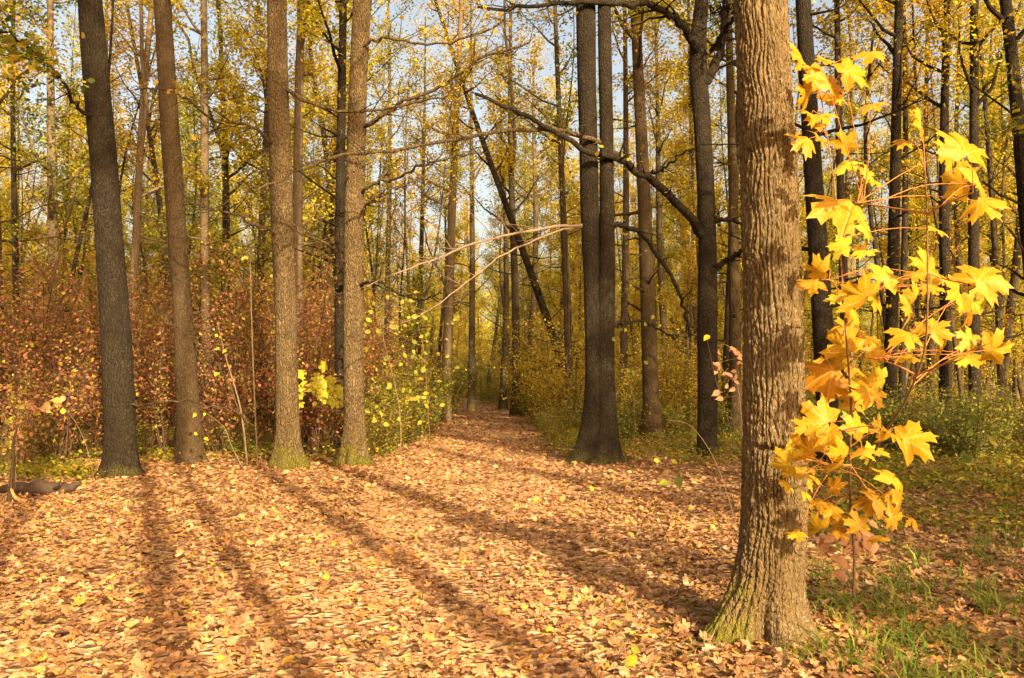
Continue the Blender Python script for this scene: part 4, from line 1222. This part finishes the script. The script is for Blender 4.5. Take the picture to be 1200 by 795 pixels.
def maple_sapling():
    rng = np.random.RandomState(81)
    b = gp(1000, 706); b[2] = float(gh(b[0], b[1])) - .02
    root = empty('maple_sapling', tuple(b), 'maple sapling with big glowing yellow leaves beside the thick furrowed trunk', 'sapling')
    yb = b[1]
    s1 = [b] + [pt(u, v, Y) for u, v, Y in ((1001, 650, yb - .1), (997, 600, yb - .3), (996, 540, yb - .6), (997, 470, yb - .8), (992, 400, yb - 1.0), (985, 300, yb - 1.1), (978, 220, yb - 1.1), (968, 150, yb - 1.1), (958, 90, yb - 1.1))]
    s2 = [pt(u, v, Y) for u, v, Y in ((998, 610, yb - .25), (1012, 560, yb - .6), (1035, 510, yb - 1.0), (1058, 475, yb - 1.4), (1074, 440, yb - 1.7), (1085, 400, yb - 1.9), (1087, 320, yb - 2.1), (1086, 250, yb - 2.2), (1084, 200, yb - 2.3))]
    o = np.array(b)
    P1, P2 = smooth_path(s1, 40), smooth_path(s2, 34)
    stems = []
    for nm, P, r0, r1 in (('stem', P1, .011, .003), ('stem', P2, .009, .003)):
        v, a, c = tube(P, np.linspace(r0, r1, len(P)), 8); mb = MB(); mb.add(v - o, a, c)
        obj(nm, mb.mesh('stem', M['stem']), root); stems.append(P)
    # side branches
    br = [[(1074, 440, yb - 1.7), (1110, 425, 3.9), (1135, 412, 3.8), (1160, 402, 3.7)], [(1074, 440, yb - 1.7), (1050, 428, 4.6), (1020, 420, 5.1), (985, 418, 5.3)],
          [(1035, 510, yb - 1.0), (1015, 503, 4.6), (985, 505, 4.4)], [(1086, 250, 3.9), (1060, 246, 4.1), (1020, 240, 4.4), (1005, 238, 4.6)],
          [(1086, 252, 3.9), (1105, 240, 3.7), (1140, 226, 3.5)], [(997, 545, 5.0), (970, 545, 4.7), (945, 538, 4.5)], [(1087, 320, 3.9), (1110, 328, 3.9), (1130, 332, 3.8)], [(988, 350, 5.0), (975, 330, 4.7), (962, 328, 4.5)]]
    for q in br:
        pts = [pt(*x) for x in q]
        P = smooth_path(pts, 12); v, a, c = tube(P, np.linspace(.005, .0025, 12), 6); mb = MB(); mb.add(v - o, a, c)
        obj('twig', mb.mesh('twig', M['petiole']), root); stems.append(P)
    allst = np.vstack(stems)
    # (u, v, width px, tip direction degrees on screen (0=right, 90=up), facing tilt 0..1)
    Lf = [(938, 66, 46, 100, 0), (955, 88, 40, 200, 0), (975, 98, 50, 60, 0), (998, 82, 52, 30, 0), (968, 70, 34, 120, 1), (1023, 123, 32, -70, .5), (945, 112, 38, 230, .5), (985, 112, 34, -30, .5), (972, 118, 34, 250, 1),
          (1078, 142, 44, 80, 0), (1130, 170, 80, 75, 0), (1057, 165, 30, 200, .8), (983, 240, 78, 200, 0), (1150, 215, 66, 30, .2), (1122, 212, 50, 160, 0), (942, 165, 40, 210, .3), (960, 160, 34, 20, .3), (992, 168, 40, 60, .5), (990, 195, 38, 240, .5),
          (945, 130, 34, 180, .6), (1025, 212, 30, 15, .6), (1015, 270, 38, 45, 0), (985, 288, 38, 150, 0), (958, 318, 44, 190, .5), (1008, 295, 26, 10, .8), (950, 332, 40, 200, .4), (1008, 345, 64, 150, 0), (1040, 322, 48, 60, 0), (1025, 350, 46, 250, .4),
          (1088, 310, 50, 100, 0), (1092, 338, 34, 280, .4), (1152, 322, 66, 40, 0), (1122, 342, 46, 200, .3), (1140, 354, 40, -60, .6), (1066, 362, 42, 120, 0), (1060, 392, 48, 200, .2), (1098, 385, 46, 30, 0), (1080, 388, 34, 250, .3),
          (1136, 398, 44, 140, .3), (1168, 410, 46, 10, .5), (1105, 410, 40, 15, .8), (1150, 418, 34, -40, .6), (988, 405, 54, 130, 0), (1022, 405, 42, 50, 0), (965, 440, 52, 190, 0), (1012, 455, 50, 110, 0), (1025, 462, 36, 0, .3), (985, 430, 48, 230, .4), (1062, 418, 40, 190, .8),
          (960, 488, 56, 140, 0), (975, 515, 50, 220, .2), (1005, 500, 40, 60, .3), (985, 540, 50, 200, .4), (945, 525, 50, 160, .3), (1045, 508, 48, 15, .8), (1072, 512, 60, 20, .4), (1030, 500, 34, 60, .6), (918, 545, 40, 190, .7), (935, 552, 46, 200, .6), (925, 535, 36, 90, .5),
          (1045, 560, 46, 60, 0), (980, 572, 34, 30, 0), (958, 590, 30, 200, .5), (1015, 587, 34, 160, .2), (1055, 588, 48, 10, .4), (973, 598, 32, 230, .2), (1005, 613, 36, 100, .1), (1030, 585, 38, 30, .4), (1020, 532, 32, 330, .5), (955, 620, 40, 200, .8),
          (1000, 470, 40, 80, .2), (1010, 528, 30, 90, .3), (945, 500, 40, 210, .4), (995, 385, 36, 60, .4), (975, 455, 44, 250, .3), (1000, 430, 44, 20, .4), (1070, 345, 34, 160, .5), (1160, 335, 40, -20, .5), (1112, 180, 46, 200, .4), (1155, 240, 48, -60, .3), (1100, 270, 30, 250, .5), (990, 345, 40, 200, .5)]
    for k in range(44):
        q = Lf[rng.randint(80)]
        if q[2] < 60:
            Lf.append((q[0] + rng.choice([-1, 1]) * rng.uniform(14, 30), q[1] + rng.uniform(-24, 24), rng.uniform(24, 40), rng.uniform(150, 400), rng.uniform(.2, 1)))
    green_at = {90, 97, 104, 111, 118,22, 21, 4, 18, 68, 33}
    shapes_y = [maple_mesh('leaf', 200 + s, M['maple'], 0, curl=.34) for s in range(8)]
    shapes_g = [maple_mesh('leaf', 220 + s, M['maple_green'], 0, curl=.20) for s in range(3)]
    for i, (u, v, w, ang, tl) in enumerate(Lf):
        Y = 5.25 - max(w - 30, 0) * .042
        Y = max(Y, 3.3)
        if v > 370 and 945 < u < 1035:
            Y = 5.75 - max(w - 30, 0) * .02
        elif u <= 945 and v > 430:
            Y = 4.85
        if 200 < v < 250 and u < 1030:
            Y = 4.6
        if v < 170 and 1015 < u < 1090:
            Y = 4.35 - (u - 1023) * .005
        if 490 < v < 545 and 980 < u < 1015:
            Y = 4.5
        c = pt(u, v, Y)
        s = w / FPX * Y / 1.48 * rng.uniform(.85, 1.15)
        a = math.radians(ang)
        tip = np.array([math.cos(a), 0, math.sin(a)])
        nrm = np.array([.25 + rng.normal(0, .42), -1.0, .4 + rng.normal(0, .45)])
        nrm = nrm + tl * np.array([rng.normal(0, .5), .55, 1.5 * rng.choice([1, 1, -1])])
        tip = tip + np.array([0, rng.normal(0, .25) - .1, -.1])
        mt = frame_mat(c, nrm, tip, s)
        sh = (shapes_g if i in green_at else shapes_y)[i % (3 if i in green_at else 8)]
        lo = obj('leaf', sh[0], root)
        off = mt.to_3x3() @ Vector((0, .3, 0))
        mt.translation = Vector(c) - off - Vector(b)
        lo.matrix_basis = mt
        # petiole from leaf base to the nearest stem point
        bp = np.array(mt.translation) + o
        dd = np.linalg.norm(allst - bp, axis=1) + .6 * np.maximum(0, allst[:, 2] - bp[2])
        q = allst[np.argmin(dd)]
        gap = np.linalg.norm(q - bp)
        if gap > .55:
            q = bp + (q - bp) * 1.0
        mid = (q + bp) / 2 + np.array([0, 0, .03]) + rng.normal(0, .01, 3)
        P = smooth_path([q, mid, bp], 6)
        vv, a3, a4 = tube(P, np.linspace(.0032 if gap > .4 else .0022, .0013, 6), 5)
        inv = np.array(mt.inverted())
        vl = (np.hstack([vv - o, np.ones((len(vv), 1))]) @ inv.T)[:, :3]
        mb = MB(); mb.add(vl, a3, a4); obj('petiole', mb.mesh('petiole', M['petiole']), lo)
    return root


maple_sapling()


# dry brown leaves hanging on the little oak shoot under the maple
def small_plants():
    rng = np.random.RandomState(91)

    def sprig(name, label, cat, pxs, Y, leafspots, mat, lsz, stem_r=.004, stemmat='stem', group=None, Y2=None, oval=True):
        b = gp(*pxs[0]) if Y is None else None
        if b is None:
            b = pt(*pxs[0], Y); b[2] = float(gh(b[0], b[1])) - .02
        Yb = b[1]
        n = len(pxs); Ys = np.linspace(Yb, Y2 or Yb, n)
        root = empty(name, tuple(b), label, cat, group)
        P = smooth_path([b] + [pt(u, v, Ys[i + 1]) for i, (u, v) in enumerate(pxs[1:])], 18)
        v, a, c = tube(P, np.linspace(stem_r, stem_r * .35, 18), 6); mb = MB(); mb.add(v - b, a, c)
        obj('stem', mb.mesh('stem', M[stemmat]), root)
        for (u, vv, w) in leafspots:
            k = np.argmin([math.hypot(proj(*p)[0] - u, proj(*p)[1] - vv) for p in P])
            q = P[k]; c0 = pt(u, vv, q[1] + rng.normal(0, .05))
            s = w / FPX * q[1] * .8 * rng.uniform(.7, 1.2)
            lm = MB(); rot = rand_rot(rng, 1, np.array([rng.uniform(.7, 1.3)]))
            scatter_shape(lm, OVAL if oval else KITE, OVAL3 if oval else KITE3, None, np.zeros((1, 3)), rot, [s * 1.1])
            nrm = (.3 + rng.normal(0, .3), -1, .4 + rng.normal(0, .3))
            lo = obj('leaf', leaf_oval[mat], root)
            mt = frame_mat(c0 - b, nrm, (rng.normal(0, 1), 0, rng.normal(-.3, .6)), s)
            lo.matrix_basis = mt @ Matrix.Scale(.8, 4) if mat == 'mapley' else mt
            tw = tube(smooth_path([q, (q + c0) / 2 + [0, 0, .01], c0], 5), np.linspace(.002, .001, 5), 4)
            mb = MB(); mb.add(tw[0] - b, tw[1], tw[2]); obj('twig', mb.mesh('twig', M[stemmat]), root)
        return root

    leaf_oval = {}
    for k in ('yellow', 'yellow_green', 'red', 'dry', 'green', 'maple'):
        # rounded leaf with a pointed tip, slightly folded
        hf = [(0, -.5), (.19, -.43), (.33, -.22), (.35, -.02), (.24, .20), (.09, .40), (0, .60)]
        o2 = np.array(hf + [(-x, y) for x, y in hf[-2:0:-1]])
        V = np.vstack([[0, 0, -.04], np.stack([o2[:, 0], o2[:, 1], .16 * np.abs(o2[:, 0]) - .12 * o2[:, 1] ** 2], -1)])
        mb = MB(); mb.add(V, f3=[[0, 1 + q, 1 + (q + 1) % 12] for q in range(12)])
        leaf_oval[k] = mb.mesh('leaf', M[k])
    leaf_oval['mapley'] = maple_mesh('leaf', 240, M['maple_green'], 1, curl=.2)[0]

    r = lambda a, b: rng.uniform(a, b)
    # dry shoot below the maple
    sprig('shoot', 'small shoot with withered tan leaves at the foot of the yellow maple sapling', 'sapling', [(990, 700), (985, 660), (1000, 625), (1020, 600)], None,
          [(985 + r(-28, 45), 645 + r(-35, 30), r(14, 24)) for _ in range(26)], 'dry', .02)
    # left edge: shoot with yellow-green leaves, red spray
    sprig('shoot', 'upright shoot with a few bright yellow green leaves at the left edge', 'sapling', [(20, 580), (18, 540), (22, 480), (24, 440), (20, 400)], None,
          [(12, 452, 9), (26, 447, 9), (15, 465, 10), (28, 460, 9), (25, 478, 10), (8, 495, 9), (9, 520, 8), (14, 508, 8), (5, 528, 8), (28, 475, 8)], 'yellow_green', .02, .006)
    sprig('shoot', 'drooping spray of dusty pink leaves beside the thick dark leaning trunk', 'sapling', [(110, 560), (100, 520), (85, 490), (62, 470), (40, 478)], None,
          [(r(34, 74), r(462, 484), r(9, 15)) for _ in range(16)] + [(r(12, 40), r(505, 522), r(8, 12)) for _ in range(8)], 'red', .02, .005)
    # pale bare stems beside the mossy tree
    for i, (p, lb) in enumerate([([(290, 545), (282, 480), (265, 420), (255, 380)], 'pale leaning bare stem left of the mossy trunk, leftmost of three'),
                  ([(302, 545), (298, 460), (295, 380), (293, 300), (290, 250)], 'pale straight bare stem left of the mossy trunk, middle of three'),
                  ([(284, 548), (270, 520), (262, 500), (235, 480)], 'short crooked pale stem left of the mossy trunk, nearest of three')]):
        sprig('slender_sapling', lb, 'sapling', p, None, [(p[-1][0] + r(-8, 8), p[-1][1] + r(-5, 60), 7) for _ in range(4)], 'yellow', .01, .022 - .005 * i, 'bark_pale')
    # bright maple sapling between C and D
    cl = [(375 + rng.normal(0, 16), 458 + rng.normal(0, 9), r(9, 16)) for _ in range(60)]
    sprig('sapling', 'small sapling with bright lemon yellow leaves between the mossy trunk and the tan trunk', 'sapling', [(372, 540), (374, 500), (372, 470), (376, 445)], 17.6, cl, 'mapley', .02, .009)
    # sparse round-leaved hazels by D
    sprig('sapling', 'thin sapling with scattered round pale green leaves right of the tan trunk', 'sapling', [(470, 535), (468, 480), (455, 420), (440, 360), (430, 315)], 16.9,
          [(r(425, 500), r(335, 500), r(6, 10)) for _ in range(48)], 'yellow_green', .02, .010)
    sprig('sapling', 'thin leafy sapling standing in front of the left path edge bushes', 'sapling', [(505, 505), (500, 460), (498, 420), (490, 380)], 19.5,
          [(r(455, 540), r(370, 480), r(5, 9)) for _ in range(40)], 'yellow_green', .02, .010)
    # twigs right of the twin trunk with single leaves
    sprig('sapling', 'thin sapling with few round yellow leaves just right of the twin trunk', 'sapling', [(742, 530), (743, 470), (728, 420), (722, 380), (726, 350)], 16.0,
          [(720, 398, 10), (728, 387, 8), (733, 387, 8), (756, 380, 8), (736, 435, 9), (742, 437, 8), (739, 335, 8), (757, 425, 7), (765, 372, 7)], 'yellow_green', .02, .006)
    sprig('arching_twig', 'bare arching twig with one hanging golden leaf before the forked dark trunk', 'twig', [(872, 565), (860, 520), (840, 450), (829, 400)], 9.5, [(828, 396, 14)], 'maple', .02, .004, 'twig')
    sprig('arching_twig', 'pale bare twig arching low from left of the furrowed trunk toward the path', 'twig', [(866, 560), (840, 545), (810, 500), (780, 492)], 9.0, [], 'maple', .02, .004, 'stem')
    sprig('shoot', 'shoot with a spray of withered pinkish leaves left of the furrowed trunk', 'twig', [(872, 500), (866, 460), (850, 440), (842, 415), (850, 400)], 12.0,
          [(r(838, 868), r(405, 468), r(8, 13)) for _ in range(22)], 'dry', .02, .005, 'stem')
    sprig('seedling', 'little fresh green seedling on the leaves right of the path', 'seedling', [(790, 590), (788, 572), (784, 563)], None,
          [(778, 566, 16), (795, 566, 17), (770, 540, 14), (790, 541, 14), (800, 535, 8)], 'yellow_green', .02, .004)
    sprig('seedling', 'green seedling among the leaves left of the flared foot of the furrowed trunk', 'seedling', [(735, 790), (732, 760), (722, 735)], None,
          [(716, 733, 14), (738, 776, 24), (745, 762, 16)], 'yellow_green', .02, .004)
    sprig('leafy_plant', 'small bush of dark green leaves on the shaded floor near the stump', 'seedling', [(1150, 570), (1148, 550), (1152, 530)], None,
          [(r(1120, 1190), r(505, 570), r(10, 17)) for _ in range(14)], 'green', .02, .005)
    for i in range(7):
        x = [(60, 500), (240, 520), (560, 590), (700, 600), (180, 500), (470, 470), (1100, 640)][i]
    # rooty log at the left edge and the stump at the right edge
    b = gp(48, 580)
    root = empty('log', (b[0], b[1], float(gh(b[0], b[1]))), 'dark rotten branch lying on the leaves at the left edge', 'log')
    P = smooth_path([(-.75, .1, .04), (-.35, .0, .10), (0, -.05, .12), (.3, .05, .09), (.5, .12, .16)], 22)
    P = P + rng.normal(0, .012, P.shape)
    v, a, c = tube(P, np.interp(np.linspace(0, 1, 22), [0, .2, .5, .8, 1], [.03, .07, .10, .07, .02]) * rng.uniform(.85, 1.15, 22), 12); mb = MB(); mb.add(v, a, c)
    obj('wood', mb.mesh('wood', M['soil']), root)
    v, a, c = tube(smooth_path([(.15, 0, .08), (.3, -.15, .14), (.38, -.2, .25)], 8), np.linspace(.03, .01, 8), 7); mb = MB(); mb.add(v, a, c); obj('branch_stub', mb.mesh('branch_stub', M['soil']), root)
    b = gp(10, 590)
    root = empty('broken_sapling', (b[0], b[1], float(gh(b[0], b[1]))), 'broken sapling with torn orange wood at the left edge beside the rotten branch', 'sapling')
    for q in ([(.0, 0, -.02), (.02, .05, .5), (-.02, .1, .75), (.02, .12, 1.0)], [(.08, -.02, -.02), (.02, 0, .3), (.05, 0, .62)], [(.3, -.1, .03), (.12, -.05, .08), (.0, 0, .25)]):
        v, a, c = tube(smooth_path(q, 12), np.linspace(.035, .012, 12), 8); mb = MB(); mb.add(v, a, c); obj('stem', mb.mesh('stem', M['cut'] if len(q) == 3 and q[0][0] == .3 else M['bark_red']), root)
    b = gp(1190, 497)
    root = empty('stump', (b[0], b[1], float(gh(b[0], b[1]))), 'short sawn tree stump on the shaded floor at the right edge', 'stump')
    ns = 24; th = np.arange(ns) / ns * 6.283
    rr = lambda z: (.20 + .10 * math.exp(-z / .12)) * (1 + .06 * np.sin(3 * th) + .03 * np.sin(7 * th))
    zs = [-.05, .0, .08, .2, .35, .5, .52]
    V = np.concatenate([np.stack([rr(max(z, 0)) * np.cos(th), rr(max(z, 0)) * np.sin(th), np.full(ns, z) + .04 * np.sin(th) * (z > .4)], -1) for z in zs])
    f = [[i * ns + j, i * ns + (j + 1) % ns, (i + 1) * ns + (j + 1) % ns, (i + 1) * ns + j] for i in range(len(zs) - 1) for j in range(ns)]
    mb = MB(); mb.add(V, f4=f); obj('bark', mb.mesh('bark', M['bark_red']), root)
    T = V[-ns:]; Cn = T.mean(0); mb = MB(); mb.add(np.vstack([Cn[None], T + [0, 0, .002]]), f3=[[0, 1 + q, 1 + (q + 1) % ns] for q in range(ns)])
    obj('cut_face', mb.mesh('cut_face', M['cut']), root)


small_plants()
build_litter()

# ------------------------------------------------------------------ labels for the many trees and shrubs
INT = [(-999, 120, 'left of the thick leaning trunk'), (120, 210, 'between leaning and curved trunks'), (210, 332, 'between curved and mossy-footed trunks'), (332, 415, 'between mossy-footed and tan trunks'),
       (415, 560, 'between tan trunk and path'), (560, 697, 'between path and twin trunk'), (697, 829, 'between twin and forked trunks'), (829, 905, 'between forked and furrowed trunks'), (905, 9999, 'right of the furrowed trunk')]




def label_all(recs, desc):
    groups = {}
    for r in recs:
        for k, (a, b, txt) in enumerate(INT):
            if a <= r[1] < b:
                groups.setdefault((k, desc(r)), []).append(r)
    for (k, d), rs_ in groups.items():
        rs_.sort(key=lambda r: r[1])
        for i, r in enumerate(rs_):
            r[0]['label'] = (f'{ORD[i]} {d} from the left, {INT[k][2]}' if len(rs_) > 1 else f'{d} {INT[k][2]}')


def tdesc(r):
    hue = {'bark_pale': 'pale', 'bark_dark': 'dark', 'bark_red': 'brown', 'bark_far': 'thin'}[r[4]]
    rng_ = 'near' if r[2] < 28 else ('mid-distance' if r[2] < 50 else ('far' if r[2] < 80 else 'distant'))
    return f'{hue} {r[5].split("_")[-1]}-crowned {rng_} tree'


label_all(BG, tdesc)
label_all(UND, lambda r: f'{"near" if r[2] < 38 else "far"} {r[3].replace("_", "-")} young tree')
label_all(SH, lambda r: f'{"near" if r[2] < 24 else "far"} {r[3].replace("_", " ")}')
